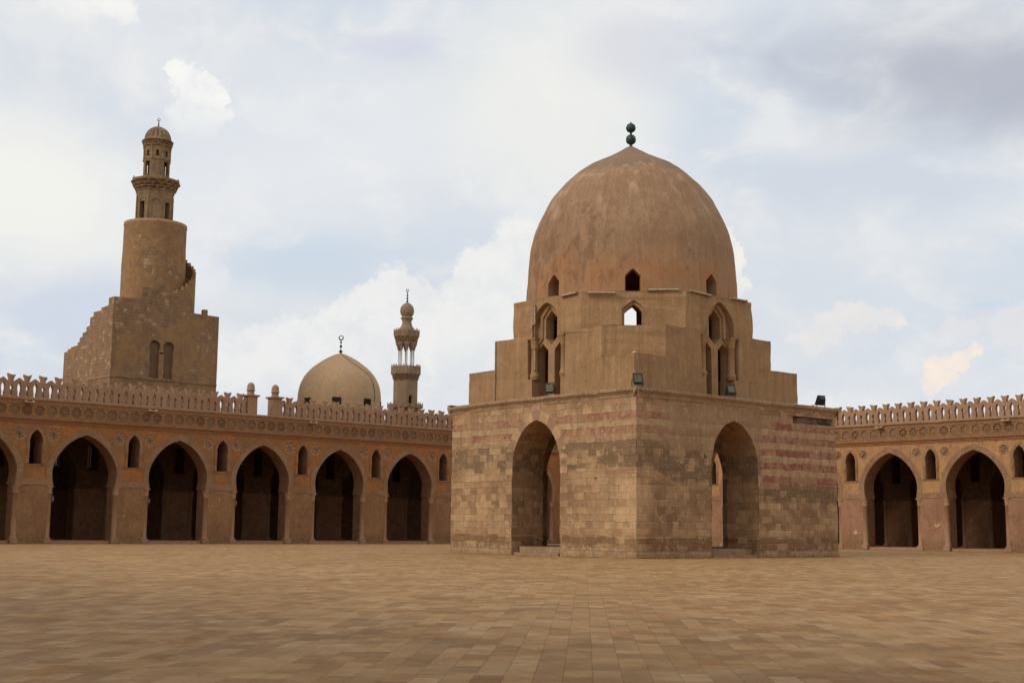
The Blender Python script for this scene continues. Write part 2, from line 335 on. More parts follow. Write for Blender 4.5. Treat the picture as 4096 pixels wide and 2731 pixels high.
def mat_paving():
    mt, g, b = material('travertine_paving', .8, .14)
    p = g.pos(); x, y, z = g.xyz(p)
    A = R_(45.6)
    s = g.add(g.mul(x, math.cos(A)), g.mul(y, -math.sin(A)))     # across the rows
    t = g.add(g.mul(x, math.sin(A)), g.mul(y, math.cos(A)))      # along the rows
    wq = .262
    q = g.div(g.add(s, 3.07), wq); row = g.floor(q); fs = g.frac(q)
    rr = g.white(row, 3., 1.)
    L = g.add(.42, g.mul(rr, .30)); qt = g.add(g.div(t, L), g.mul(g.white(row, 9., 2.), 5.)); ci = g.floor(qt); ft = g.frac(qt)
    r1 = g.white(row, ci, 1.); r2 = g.white(row, ci, 2.); r3 = g.white(row, ci, 3.)
    d = g.mn(g.mul(g.mn(fs, g.sub(1., fs)), wq), g.mul(g.mn(ft, g.sub(1., ft)), L))
    n1 = g.noise(p, .11, 4, .6, .6); n2 = g.noise(p, .9, 6, .65, .4); n3 = g.noise(p, 9, 6, .7)
    vein = g.noise(g.add_vec(g.vec(g.mul(s, 3.2), g.mul(t, 16.), g.mul(r1, 40.))) if False else g.vec(g.mul(s, 3.2), g.mul(t, 16.), g.mul(r1, 40.)), 1., 5, .65, .3)
    c = g.mix(g.ss(g.add(r1, g.mul(g.sub(n2, .5), 1.2)), 0., 1.), lin(160,131,95), lin(192,164,126))
    c = g.mix(g.ss(r2, .62, .9, 0., .62), c, lin(168,130,88))
    c = g.mix(g.ss(r3, .86, .9, 0., .7), c, lin(204,178,146))
    c = g.mix(g.ss(r3, .02, .012, 0., .7), c, lin(136,118,102))
    c = g.mix(g.ss(r2, .10, .04, 0., .5), c, lin(138,108,80))
    c = g.mix(g.ss(n1, .44, .62, 0., .55), c, lin(166,132,92))
    c = g.mix(g.ss(n2, .5, .72, 0., .6), c, lin(150,114,74))
    c = g.mix(g.ss(g.noise(p, .35, 5, .6, .5), .5, .68, 0., .45), c, lin(142,112,80))
    c = g.mix(g.ss(vein, .54, .68, 0., .6), c, lin(118,90,62))
    c = g.mix(g.ss(vein, .42, .3, 0., .45), c, lin(204,178,142))
    gr = g.noise(g.vec(g.mul(s, 1.2), g.mul(t, .8), 2.), 1., 6, .72, .6)
    c = g.mix(g.ss(gr, .5, .66, 0., .6), c, lin(142,108,68))
    c = g.mix(g.ss(gr, .46, .32, 0., .55), c, lin(200,174,138))
    c = g.mix(g.ss(n3, .5, .78, 0., .4), c, lin(130,102,74))
    c = g.mix(g.ss(g.noise(p, 4.5, 3, .5), .73, .76, 0., .85), c, lin(66,52,42))
    dust = g.noise(p, .28, 6, .68, .7)
    dm = g.ss(dust, .47, .62)
    c = g.mix(g.mul(dm, .35), c, g.mix(g.ss(gr, .4, .6), lin(196,168,130), lin(176,144,104)))
    c = g.mix(g.ss(r2, .8, .84, 0., .3), c, lin(206,180,146))
    c = g.mix(g.ss(r2, .2, .14, 0., .26), c, lin(146,112,76))
    c = g.mix(g.mul(g.ss(r3, .5, .75), g.ss(n2, .45, .6, 0., .32)), c, lin(178,132,80))
    c = g.mix(g.ss(g.noise(p, 22, 3, .7), .55, .75, 0., .4), c, lin(110,84,58))
    c = g.mix(g.mul(g.sub(1., g.mul(dm, .6)), g.ss(d, .002, .007, .55, 0.)) if False else g.mul(g.mul(g.sub(1., g.mul(dm, .6)), g.ss(d, .002, .007, .5, 0.)), g.ss(gr, .3, .6, .3, 1.)), c, lin(112,84,56))
    c = g.tint(c, (.87, .745, .575))
    g.l.new(c, b.inputs['Base Color'])
    g.put(b.inputs['Roughness'], g.ss(n2, .3, .7, .7, .85))
    bump(g, b, g.add(g.mul(g.ss(d, .0, .01), 1.), g.add(g.mul(r3, .5), g.add(g.mul(g.ss(vein, .5, .75), -.5), g.mul(n3, .4)))), .6, .006)
    return mt
def plain(name, c, c2=None, rough=.6, metal=0., spec=.4, sc=8.):
    mt, g, b = material(name, rough, spec); b.inputs['Metallic'].default_value = metal
    n = g.noise(g.pos(), sc, 5, .6)
    g.l.new(g.mix(g.ss(n, .35, .65), c, c2 or tuple(x*.7 for x in c[:3])+(1,)), b.inputs['Base Color'])
    bump(g, b, n, .2, .01)
    return mt
def mat_wood():
    mt, g, b = material('weathered_beam', .85)
    n = g.noise(g.scale(g.obj(), (1.2, 1.2, 14.)), 1., 6, .7, .8); n2 = g.noise(g.obj(), 1.1, 4, .6, .6)
    c = g.mix(g.ss(n, .35, .65), lin(58,42,34), lin(142,116,92)); c = g.mix(g.ss(n2, .45, .6, 0., .7), c, lin(58,34,26))
    g.l.new(c, b.inputs['Base Color']); bump(g, b, n, .8, .03); return mt
M = {}
M['ashlar'] = mat_ashlar()
def kp_extra(g, p, c, n1, n2, n3):
    ox, oy, oz = g.xyz(p)
    c = g.mix(g.ss(g.noise(p, .8, 5, .6, .5), .56, .74, 0., .55), c, lin(176,134,90))
    st = g.noise(g.scale(p, (2.2, 2.2, .5)), 1., 5, .65)
    led = g.mx(g.mx(g.box(oz, 9.1, 9.75, .25), g.box(oz, 10.75, 11.3, .2)), g.box(oz, 12.5, 13.2, .25))
    c = g.mix(g.mul(led, g.ss(st, .42, .66, .0, .4)), c, lin(130,106,82))
    rs = g.noise(g.scale(p, (5., 5., .25)), 1., 6, .7, .2)
    c = g.mix(g.ss(rs, .53, .68, 0., .55), c, lin(136,108,82))
    c = g.mix(g.ss(rs, .44, .3, 0., .35), c, lin(196,164,128))
    c = g.mix(g.ss(g.noise(p, 2.6, 4, .6, 1.5), .67, .72, 0., .45), c, lin(182,132,90))
    c = g.mix(g.mul(g.ss(g.vor(p, 1.1, 'DISTANCE_TO_EDGE').outputs['Distance'], .012, .004), g.ss(n1, .52, .6, 0., .5)), c, lin(104,80,58))
    return c
M['kplaster'] = stucco('pavilion_plaster', lin(168,137,104), lin(156,124,92), lin(138,110,82), .9, (.8, .6), .5, .4, extra=kp_extra, tint=(1.02, .94, .82))
M['vousA'] = stucco('cream_voussoir', lin(196,160,120), lin(180,144,106), lin(150,118,88), 2., (.7, .6), .5, .4)
M['vousB'] = stucco('brown_voussoir', lin(168,132,104), lin(156,120,94), lin(136,104,80), 2., (.7, .6), .5, .4)
M['kcornice'] = stucco('weathered_cornice_stone', lin(172,142,108), lin(150,120,92), lin(108,84,62), 2., (.7, .7), .5, .6)
M['dome'] = mat_dome()
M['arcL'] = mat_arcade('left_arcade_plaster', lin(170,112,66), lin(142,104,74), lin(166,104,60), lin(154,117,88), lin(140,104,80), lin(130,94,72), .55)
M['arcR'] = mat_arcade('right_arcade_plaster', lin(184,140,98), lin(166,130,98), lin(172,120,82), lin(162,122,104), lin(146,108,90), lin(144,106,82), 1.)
M['carved'] = mat_carved('carved_stucco', lin(172,134,100), lin(158,120,88), lin(146,106,72))
M['frieze'] = mat_carved('frieze_stucco', lin(164,120,80), lin(150,112,80), lin(176,116,64), 5.)
M['rosette'] = stucco('rosette_stucco', lin(150,116,86), lin(138,104,76), lin(118,88,66), 2., (.7, .6), .2, .3)
M['rosette2'] = stucco('spandrel_rosette_stucco', lin(176,140,108), lin(164,128,98), lin(140,108,80), 2., (.7, .6), .2, .3)
M['infill_shaded_col'] = stucco('brick_infill_shaded_col', lin(124,96,70), lin(110,84,62), lin(92,66,50), 2., (.8, .7), .4, .5)  # brick of the minaret niches; also stands for shade on inner arcade columns
M['cren'] = stucco('battlement_stucco', lin(170,134,104), lin(156,120,92), lin(136,104,78), 1.4, (.7, .5), .35, .45)
M['column'] = stucco('column_stucco', lin(174,136,104), lin(158,120,92), lin(124,92,70), 1.4, (.6, .5), .3, .4)
M['moulding'] = stucco('moulding_stucco', lin(158,116,82), lin(160,106,68), lin(122,84,60), 1.5, (.7, .6), .3, .4)
M['minaret'] = mat_minaret()
M['mstone'] = stucco('minaret_stone', lin(152,124,92), lin(126,100,74), lin(92,70,52), 1.3, (.9, .9), .6, .7)
M['mstone2'] = stucco('far_minaret_stone', lin(152,126,100), lin(140,114,90), lin(120,98,76), 1.6, (.8, .6), .35, .4)
M['dome2'] = stucco('far_dome_plaster', lin(186,152,116), lin(174,142,108), lin(158,126,94), .8, (.7, .45), .25, .2)
M['marble'] = plain('white_marble', lin(214,208,204), lin(190,184,180), .5)
M['copper'] = plain('patinated_copper', lin(52,74,68), lin(36,50,46), .5, .3, .5, 5.)
M['bronze'] = plain('dark_bronze', lin(58,56,50), lin(40,40,38), .5, .4)
M['black'] = plain('black_metal', lin(44,44,46), lin(34,34,36), .5)
M['glass'] = plain('floodlight_glass', lin(118,110,88), lin(92,86,70), .55, 0., .15)
M['tube'] = plain('cream_plastic', lin(186,172,138), lin(160,144,112), .6)
M['pipe'] = plain('dusty_conduit', lin(150,128,100), lin(126,104,80), .7)
M['spout'] = stucco('limestone_spout', lin(206,180,150), lin(190,162,132), lin(160,132,104), 2.)
M['wood'] = mat_wood()
M['darkwood'] = plain('dark_shutter_wood', lin(54,42,32), lin(40,32,24), .9, 0., .05)
M['paving'] = mat_paving()
M['sand'] = stucco('dusty_ground', lin(170,145,112), lin(158,132,100), lin(140,115,88), .3)
M['roof'] = stucco('roof_screed', lin(160,134,104), lin(148,122,94), lin(130,106,82), .6)
M['litter'] = plain('pale_litter', lin(196,204,226), lin(214,216,224), .4)
M['lantern'] = plain('lamp_glass', lin(120,122,116), lin(90,92,88), .5)

# ------------------------------------------------------------------ mesh builder
class MB:
    def __init__(s): s.v = []; s.f = []; s.mi = []; s.sm = []
    def add(s, vs, fs, mi=0, smooth=False):
        o = len(s.v); s.v += [tuple(v) for v in vs]
        for f in fs: s.f.append([o+i for i in f]); s.mi.append(mi); s.sm.append(smooth)
    def build(s, name, mats, parent=None, loc=None, rot=None):
        me = bpy.data.meshes.new(name); me.from_pydata(s.v, [], s.f); me.update()
        if not isinstance(mats, (list, tuple)): mats = [mats]
        for mm in mats: me.materials.append(M[mm] if isinstance(mm, str) else mm)
        uvl = me.uv_layers.new(name='UVMap'); uvd = uvl.data
        for p, mi, sm in zip(me.polygons, s.mi, s.sm):
            p.material_index = mi; p.use_smooth = sm; n = p.normal
            for li in p.loop_indices:
                c = me.vertices[me.loops[li].vertex_index].co
                if abs(n.z) > .75: uvd[li].uv = (c.x, c.y)
                elif abs(n.x) > abs(n.y): uvd[li].uv = (c.y+31.3, c.z)
                else: uvd[li].uv = (c.x, c.z)
        o = bpy.data.objects.new(name, me); COL.objects.link(o)
        if parent: o.parent = parent
        if loc is not None: o.location = loc
        if rot is not None: o.rotation_euler = rot
        return o
I3 = lambda x, y, z: (x, y, z)
from mathutils import noise as mnoise
def worn(mb, amp, f=.9):
    out = []
    for x, y, z in mb.v:
        a = mnoise.noise_vector(Vector((x*f, y*f, z*f)))+.6*mnoise.noise_vector(Vector((x*f*3.1+5, y*f*3.1, z*f*3.1)))
        out.append((x+a.x*amp, y+a.y*amp, z+a.z*amp*.6))
    mb.v = out
def vsub(lp, step=.33):
    out = []
    for i in range(len(lp)):
        a, b = lp[i], lp[(i+1) % len(lp)]; out.append(a)
        if abs(a[0]-b[0]) < 1e-6 and abs(a[1]-b[1]) > step:
            n = int(math.ceil(abs(a[1]-b[1])/step))
            out += [(a[0], a[1]+(b[1]-a[1])*k/n) for k in range(1, n)]
    return out
def tess(loops):
    return tessellate_polygon([[Vector((x, z, 0)) for x, z in lp] for lp in loops])
def panel(mb, T, outer, holes=(), d0=0., rev=None, thick=None, mi=0, mir=None, skip=None, hole_rev=None):
    """outer / holes: lists of (x,z). rev: reveal depth of holes. thick: slab (back + sides)."""
    loops = [outer]+list(holes); flat = [q for lp in loops for q in lp]
    tri = tess(loops)
    mb.add([T(x, d0, z) for x, z in flat], tri, mi)
    if thick: mb.add([T(x, d0+thick, z) for x, z in flat], tri, mi)
    mir = mi if mir is None else mir
    def side(lp, dep, sk=None):
        n = len(lp)
        for i in range(n):
            a, b = lp[i], lp[(i+1) % n]
            if sk and sk(a, b): continue
            mb.add([T(a[0], d0, a[1]), T(b[0], d0, b[1]), T(b[0], d0+dep, b[1]), T(a[0], d0+dep, a[1])], [(0,1,2,3)], mir)
    if thick: side(outer, thick, skip)
    for h in holes:
        if thick or rev: side(h, thick or rev)
def catmull(pts, n=5):
    P = [pts[0]]+list(pts)+[pts[-1]]; out = []
    for i in range(1, len(P)-2):
        p0, p1, p2, p3 = P[i-1], P[i], P[i+1], P[i+2]
        for k in range(n):
            t = k/n
            out.append(tuple(.5*((2*p1[j])+(-p0[j]+p2[j])*t+(2*p0[j]-5*p1[j]+4*p2[j]-p3[j])*t*t+(-p0[j]+3*p1[j]-3*p2[j]+p3[j])*t**3) for j in (0, 1)))
    out.append(tuple(pts[-1])); return out
def arch(half, cx=0., zoff=0.):   # half: (x,z) from spring to apex, x>0 -> full curve left to right
    l = [(cx-x, z+zoff) for x, z in half]; r = [(cx+x, z+zoff) for x, z in half][::-1]
    return l+r[1:]
def offset_curve(c, d):
    out = []
    for i in range(len(c)):
        a = c[max(i-1, 0)]; b = c[min(i+1, len(c)-1)]
        tx, tz = b[0]-a[0], b[1]-a[1]; L = math.hypot(tx, tz) or 1
        out.append((c[i][0]-tz/L*d, c[i][1]+tx/L*d))
    return out
def band(mb, T, c, w, y0, th, mi=0, alt=None):   # strip following curve c (left to right), width w outwards, front at y0, thickness th inwards
    o = offset_curve(c, w); n = len(c)
    for i in range(n-1):
        m_ = mi if alt is None else (alt[0] if (i//alt[2]) % 2 else alt[1])
        q = [T(c[i][0], y0, c[i][1]), T(c[i+1][0], y0, c[i+1][1]), T(o[i+1][0], y0, o[i+1][1]), T(o[i][0], y0, o[i][1])]
        r = [T(c[i][0], y0+th, c[i][1]), T(c[i+1][0], y0+th, c[i+1][1]), T(o[i+1][0], y0+th, o[i+1][1]), T(o[i][0], y0+th, o[i][1])]
        mb.add(q+r, [(0,1,2,3), (0,1,5,4), (3,2,6,7)], m_)
    for i in (0, n-1):
        mb.add([T(c[i][0], y0, c[i][1]), T(o[i][0], y0, o[i][1]), T(o[i][0], y0+th, o[i][1]), T(c[i][0], y0+th, c[i][1])], [(0,1,2,3)], mi)
def box(mb, x0, x1, y0, y1, z0, z1, mi=0, T=I3):
    v = [T(x, y, z) for z in (z0, z1) for x, y in ((x0,y0),(x1,y0),(x1,y1),(x0,y1))]
    mb.add(v, [(0,3,2,1),(4,5,6,7),(0,1,5,4),(1,2,6,5),(2,3,7,6),(3,0,4,7)], mi)
def lathe(mb, prof, n=16, c=(0,0), rot=0., mi=0, smooth=True, mod=None, T=I3, cap=True):
    vs = []; m_ = len(prof)
    for j, (r, z) in enumerate(prof):
        for i in range(n):
            a = rot+2*math.pi*i/n; k = r*(mod(j, i, a) if mod else 1)
            vs.append(T(c[0]+k*math.cos(a), c[1]+k*math.sin(a), z))
    fs = [(j*n+i, j*n+(i+1) % n, (j+1)*n+(i+1) % n, (j+1)*n+i) for j in range(m_-1) for i in range(n)]
    mb.add(vs, fs, mi, smooth)
    if cap:
        for j in (0, m_-1):
            if prof[j][0] > .01: mb.add(vs[j*n:(j+1)*n], [tuple(range(n))], mi)
def tube(mb, a, b, r, n=8, mi=0):
    a, b = Vector(a), Vector(b); d = (b-a).normalized(); u = d.orthogonal().normalized(); w = d.cross(u)
    vs = [p+(u*math.cos(t)+w*math.sin(t))*r for p in (a, b) for t in [2*math.pi*i/n for i in range(n)]]
    mb.add(vs, [(i, (i+1) % n, n+(i+1) % n, n+i) for i in range(n)]+[tuple(range(n)), tuple(range(n, 2*n))], mi)
def sweep(mb, prof, x0, x1, seg, jit=0., mi=0, T=I3, rnd=None, sag=None, chips=0., ends=True):
    """prof: (y,z) open profile; swept along x with vertex jitter: worn mouldings."""
    rnd = rnd or random.Random(3); k = len(prof); n = max(1, int((x1-x0)/seg)); vs = []
    for i in range(n+1):
        x = x0+(x1-x0)*i/n; j1 = rnd.uniform(-jit, jit); j2 = rnd.uniform(-jit, jit); chip = rnd.random() < chips
        for q, (y, z) in enumerate(prof):
            e = (sag(x) if sag else 0)
            yy = y+(j1 if 0 < q < k-1 else 0); zz = z+e+(j2*.7 if 0 < q < k-1 else 0)
            if chip and 0 < q < k-1: yy += .08; zz -= .03
            vs.append(T(x, yy, zz))
    mb.add(vs, [(i*k+q, (i+1)*k+q, (i+1)*k+q+1, i*k+q+1) for i in range(n) for q in range(k-1)], mi)
    if ends:
        mb.add(vs[:k], [tuple(range(k))], mi); mb.add(vs[-k:], [tuple(range(k))], mi)
def empty(name, label, cat, loc=(0,0,0), rz=0., group=None):
    o = bpy.data.objects.new(name, None); COL.objects.link(o); o.location = loc; o.rotation_euler = (0, 0, rz)
    o.empty_display_size = .5
    o['label'] = label; o['category'] = cat
    if group: o['group'] = group
    return o
def dup(src, parent, loc=None, rot=None):
    o = src.copy(); COL.objects.link(o); o.parent = parent
    if loc is not None: o.location = loc
    if rot is not None: o.rotation_euler = rot
    return o

# ------------------------------------------------------------------ ground
mb = MB(); mb.add([(-2500,-2500,-.03),(2500,-2500,-.03),(2500,2500,-.03),(-2500,2500,-.03)], [(0,1,2,3)])
o = mb.build('ground', 'sand'); o['kind'] = 'structure'
mb = MB(); mb.add([(-45,-45,0),(92,-45,0),(92,88,0),(-45,88,0)], [(0,1,2,3)])
o = mb.build('courtyard_paving', 'paving'); o['kind'] = 'structure'

# ------------------------------------------------------------------ arcades
P = 7.03
ARCH = catmull([(2.2,3.87),(2.27,4.25),(2.31,4.7),(2.25,5.2),(2.07,5.65),(1.76,6.15),(1.3,6.66),(.72,7.07),(0,7.36)], 4)
NICHE = catmull([(.41,6.5),(.45,6.78),(.37,7.12),(.2,7.38),(0,7.54)], 3)
ROWS = 6.4
def half_arch_r(cx): return [(cx+x, z) for x, z in ARCH][::-1]     # apex -> right spring
def half_arch_l(cx): return [(cx-x, z) for x, z in ARCH]           # left spring -> apex
OCT = [(math.cos(math.pi/8+k*math.pi/4), math.sin(math.pi/8+k*math.pi/4)) for k in range(8)]
def circle(cx, cz, r, n=16): return [(cx+r*math.cos(2*math.pi*k/n), cz+r*math.sin(2*math.pi*k/n)) for k in range(n)]
def pier_cell(mb, x0, depth, thick, ztop, ros=None, right=True, left=True, pitch=P):
    """wall from arch centre x0 to next arch centre x0+pitch"""
    c = half_arch_r(x0)+[(x0+2.3, 3.87), (x0+2.3, .0), (x0+pitch-2.3, .0), (x0+pitch-2.3, 3.87)]+half_arch_l(x0+pitch)+[(x0+pitch, ztop), (x0, ztop)]
    cx = x0+pitch/2
    nh = [(cx-.43, 5.25)]+arch(NICHE, cx)+[(cx+.43, 5.25)]
    holes = [nh]
    if ros: holes += [circle(cx-1.17, 7.24, ros), circle(cx+1.17, 7.24, ros)]
    loops = [c]+holes; flat = [q for lp in loops for q in lp]; tri = tess(loops)
    mb.add([(x, depth, z) for x, z in flat], tri)
    mb.add([(x, depth+thick, z) for x, z in flat], tri)
    def side(lp, dep, closed=True):
        n = len(lp)
        for i in range(n if closed else n-1):
            a, b = lp[i], lp[(i+1) % n]
            mb.add([(a[0], depth, a[1]), (b[0], depth, b[1]), (b[0], depth+dep, b[1]), (a[0], depth+dep, a[1])], [(0,1,2,3)])
    side(c[:-2], thick, False); side(nh, thick)
    if ros:
        for h in holes[1:]: side(h, .16)
def rosette_mesh(r, petals, depth=.07, seed=0, fill=1.):
    mb = MB(); nr, nt = 7, petals*6; rnd = random.Random(seed); vs = []
    for j in range(nr+1):
        q = j/nr
        for i in range(nt):
            a = 2*math.pi*i/nt; lobe = abs(math.sin(a*petals/2))
            pet = 1-max(0, lobe-.3)/.7
            h = depth*(1-fill*pet*(1 if .25 < q < .9 else .25))    # sunk petals between raised ribs
            if q >= .95: h = 0
            if q < .15: h = .02
            if q >= .95: y = 0.
            else: y = (depth-h)+.015
            if rnd.random() < .04: y *= .3
            vs.append((r*q*math.cos(a), y, r*q*math.sin(a)))
    mb.add(vs, [(j*nt+i, j*nt+(i+1) % nt, (j+1)*nt+(i+1) % nt, (j+1)*nt+i) for j in range(nr) for i in range(nt)], 0, False)
    return mb
def frieze(mb, x0, x1, z0, z1, y, step, depth=.16, seed=1):
    rnd = random.Random(seed); n = int(round((x1-x0)/step)); st = (x1-x0)/n; zc = (z0+z1)/2
    for k in range(n):
        cx = x0+(k+.5)*st; hw = st/2; hh = (z1-z0)/2; r = .385*rnd.uniform(.95, 1.03); dz = rnd.uniform(-.012, .012)
        worn = rnd.uniform(.35, 1.)
        oc = [(cx+r*a, zc+dz+r*b) for a, b in OCT]
        sq = [(cx+hw, zc+.4*hh), (cx+.4*hw, zc+hh), (cx-.4*hw, zc+hh), (cx-hw, zc+.4*hh), (cx-hw, zc-.4*hh), (cx-.4*hw, zc-hh), (cx+.4*hw, zc-hh), (cx+hw, zc-.4*hh)]
        cor = [(cx+hw, zc+hh), (cx-hw, zc+hh), (cx-hw, zc-hh), (cx+hw, zc-hh)]
        for i in range(8):
            j = (i+1) % 8
            mb.add([(sq[i][0], y, sq[i][1]), (sq[j][0], y, sq[j][1]), (oc[j][0], y, oc[j][1]), (oc[i][0], y, oc[i][1])], [(0,1,2,3)])
            mb.add([(oc[i][0], y, oc[i][1]), (oc[j][0], y, oc[j][1]), (oc[j][0], y+depth, oc[j][1]), (oc[i][0], y+depth, oc[i][1])], [(0,1,2,3)])
        for (a, b), c in (((0,1),0), ((2,3),1), ((4,5),2), ((6,7),3)):
            mb.add([(sq[a][0], y, sq[a][1]), (cor[c][0], y, cor[c][1]), (sq[b][0], y, sq[b][1])], [(0,1,2)])
            # small sunk triangle accent
            tx = (sq[a][0]+sq[b][0]+cor[c][0]*1.6)/3.6; tz = (sq[a][1]+sq[b][1]+cor[c][1]*1.6)/3.6
            mb.add([(tx-.05, y-.012, tz-.04), (tx+.05, y-.012, tz-.04), (tx, y-.02, tz+.05)], [(0,1,2)])
        # flower: eight sunk petals
        nt, rr = 32, [0, .12, .3, .72, .92, 1.]
        vs = []
        for q in rr:
            for i in range(nt):
                a = 2*math.pi*i/nt; lobe = max(0, abs(math.sin(a*4))-.4)/.6
                if q == 0: h = .04
                elif q == .12: h = .045
                elif q == .3: h = .045+.07*lobe*worn
                elif q == .72: h = .045+.11*lobe*worn
                elif q == .92: h = .06+.07*lobe*worn
                else: h = .08
                vs.append((cx+r*q*math.cos(a), y+h, zc+dz+r*q*math.sin(a)))
        mb.add(vs, [(j*nt+i, j*nt+(i+1) % nt, (j+1)*nt+(i+1) % nt, (j+1)*nt+i) for j in range(len(rr)-1) for i in range(nt)], 1)
CP = 1.085
def merlon(seed):
    rnd = random.Random(seed); J = lambda s=.012: rnd.uniform(-s, s); h = CP/2
    ls = [(.05,9.66),(.10,9.72),(.115,9.77),(.085,9.83),(.11,9.95),(.145,10.12),(.15,10.25),(.125,10.4),(.075,10.46),(.085,10.5),(.035,10.55),(0,10.6)]
    rt = [(h-x, z) for x, z in ls]; lf = [(-h+x, z) for x, z in ls]
    ch = (0, .0, .09, 0, .03, .2)[seed % 6]
    flare = [(.12+J(), 10.67), (.165, 10.86), (.225+J(), 11.03-ch), (.265+J(), 11.15+J(.02)-ch), (.12, 11.09+J()), (0, 11.075+J()), (-.12, 11.09+J()), (-.265+J(), 11.15+J(.02)), (-.225, 11.03), (-.165, 10.86), (-.12+J(), 10.67)]
    outer = [(-h, 9.6), (h, 9.6), (h, 9.66)]+rt+[(h, 10.9), (.42, 10.81+J()), (.3, 10.72+J()), (.19, 10.66)]+flare+[(-.19, 10.66), (-.3, 10.72+J()), (-.42, 10.81+J()), (-h, 10.9)]+lf[::-1]+[(-h, 9.66)]
    # drop duplicate points
    o2 = [outer[0]]
    for q in outer[1:]:
        if abs(q[0]-o2[-1][0])+abs(q[1]-o2[-1][1]) > 1e-4: o2.append(q)
    kh = [(.02,9.68),(.075,9.68),(.05,9.85),(.03,10.02),(.075,10.1),(.105,10.18),(.085,10.235),(.115,10.28),(.085,10.33),(.03,10.36),(.0,10.42)]
    hole = kh+[(-x, z) for x, z in kh[:-1][::-1]]
    mb = MB(); sk = lambda a, b: abs(abs(a[0])-h) < 1e-3 and abs(a[0]-b[0]) < 1e-3 and not (9.66 < (a[1]+b[1])/2 < 10.6)
    panel(mb, lambda x, y, z: (x+ (0), y, z), o2, [hole], 0., thick=.30, skip=sk)
    return mb
def colonnette_mb(z0, z1, r, cap=.5, base=.45):
    mb = MB()
    box(mb, -r*1.25, r*1.25, -r*1.25, r*1.25, z0, z0+base*.7)
    lathe(mb, [(r*1.2, z0+base*.7), (r*1.25, z0+base*.85), (r*1.05, z0+base), (r, z0+base+.03), (r*.97, z1-cap-.04), (r*1.15, z1-cap-.02), (r*1.12, z1-cap+.03), (r*1.05, z1-cap*.7), (r*1.25, z1-cap*.3), (r*1.35, z1-.06)], 14)
    box(mb, -r*1.3, r*1.3, -r*1.3, r*1.3, z1-.06, z1)
    return mb
mer_src = {}
def arcade(name, label, loc, rz, k0, k1, x_end0, x_end1, mat, gap=None, cren_phase=0., pitch=P, ros_r=.45, back=12.8, spouts=(), grilles=()):
    root = empty(name, label, 'arcade', loc, rz)
    mb = MB()
    for k in range(k0, k1):
        pier_cell(mb, k*pitch, 0., 1.3, 9.3, ros_r, pitch=pitch)
    a, b = k0*pitch, k1*pitch
    for (xa, xb, cx, sgn) in ((x_end0, a, a, -1), (b, x_end1, b, 1)):   # solid end pieces with a half arch
        c = ([(xa, 0), (cx-2.3, 0), (cx-2.3, 3.87)]+half_arch_l(cx)+[(cx, 9.3), (xa, 9.3)]) if sgn < 0 else (half_arch_r(cx)+[(cx+2.3, 3.87), (cx+2.3, 0), (xb, 0), (xb, 9.3), (cx, 9.3)])
        panel(mb, I3, c, [], 0., thick=1.3)
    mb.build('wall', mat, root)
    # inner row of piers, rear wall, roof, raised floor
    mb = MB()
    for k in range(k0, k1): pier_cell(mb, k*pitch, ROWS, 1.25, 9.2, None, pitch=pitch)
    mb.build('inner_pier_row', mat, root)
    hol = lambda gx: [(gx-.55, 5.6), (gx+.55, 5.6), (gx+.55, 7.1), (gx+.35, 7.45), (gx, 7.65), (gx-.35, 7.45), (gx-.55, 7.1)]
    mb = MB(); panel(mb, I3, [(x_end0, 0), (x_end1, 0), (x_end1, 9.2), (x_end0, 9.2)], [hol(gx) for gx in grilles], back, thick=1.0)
    mb.build('rear_wall', mat, root)
    gs = None
    for gx in grilles:
        if gs is None:
            mb = MB(); hs = []
            for i in range(5):
                for j in range(9):
                    hs.append([((-.4+.2*i)+.034*math.cos(t), 5.78+.2*j+(.1 if i % 2 else 0)+.042*math.sin(t)) for t in [math.pi/3*k for k in range(6)]])
            hs = [h for h in hs if not (h[0][1] > 7.15 and abs(h[0][0]) > .25)]
            panel(mb, I3, [(-.56, 5.59), (.56, 5.59), (.56, 7.1), (.36, 7.46), (0, 7.66), (-.36, 7.46), (-.56, 7.1)], hs, back+.45, thick=.08)
            gs = mb.build('window_grille', 'cren', root, (gx, 0, 0))
        else: dup(gs, root, (gx, 0, 0))
    mb = MB(); box(mb, x_end0, x_end1, .02, back+1.2, 9.3, 9.42)
    mb.build('roof', 'roof', root)
    mb = MB()
    for k in range(k0, k1+1):
        box(mb, k*pitch-2.05, k*pitch+2.05, .12, 1.3, 0, .2)
    box(mb, x_end0, x_end1, 1.3, back, 0, .2)
    mb.build('raised_floor', 'cren', root)
    # archivolts, impost bands
    av = None; im = None; nf = None; rs = None; cs = None; icol = None; rosv = []
    for q in range(3): 
        r_ = rosette_mesh(ros_r*.98, (8, 9, 7)[q], .10, q).build('rosette', 'rosette2', root, (0, .01, 0)); rosv.append(r_)
    used = [0, 0, 0]
    rnd = random.Random(len(name))
    for k in range(k0, k1+1):
        if av is None:
            mb = MB(); band(mb, I3, arch(ARCH), .42, -.035, .08); av = mb.build('archivolt', 'carved', root, (k*pitch, 0, 0))
            cm = colonnette_mb(0.02, 3.84, .2); cs = cm.build('colonnette', 'column', root, (k*pitch-2.4, .17, 0))
            ci = cm.build('inner_colonnette', 'infill_shaded_col', root, (k*pitch-2.4, ROWS+.12, 0)); dup(ci, root, (k*pitch+2.4, ROWS+.12, 0)); newk = k  # inner columns in a darker tone: interior shade put into the colour
        else:
            dup(av, root, (k*pitch, 0, 0)); dup(cs, root, (k*pitch-2.4, .17, 0))
        dup(cs, root, (k*pitch+2.4, .17, 0))
        if k != newk:
            for s_ in (-1, 1): dup(ci, root, (k*pitch+s_*2.4, ROWS+.12, 0))
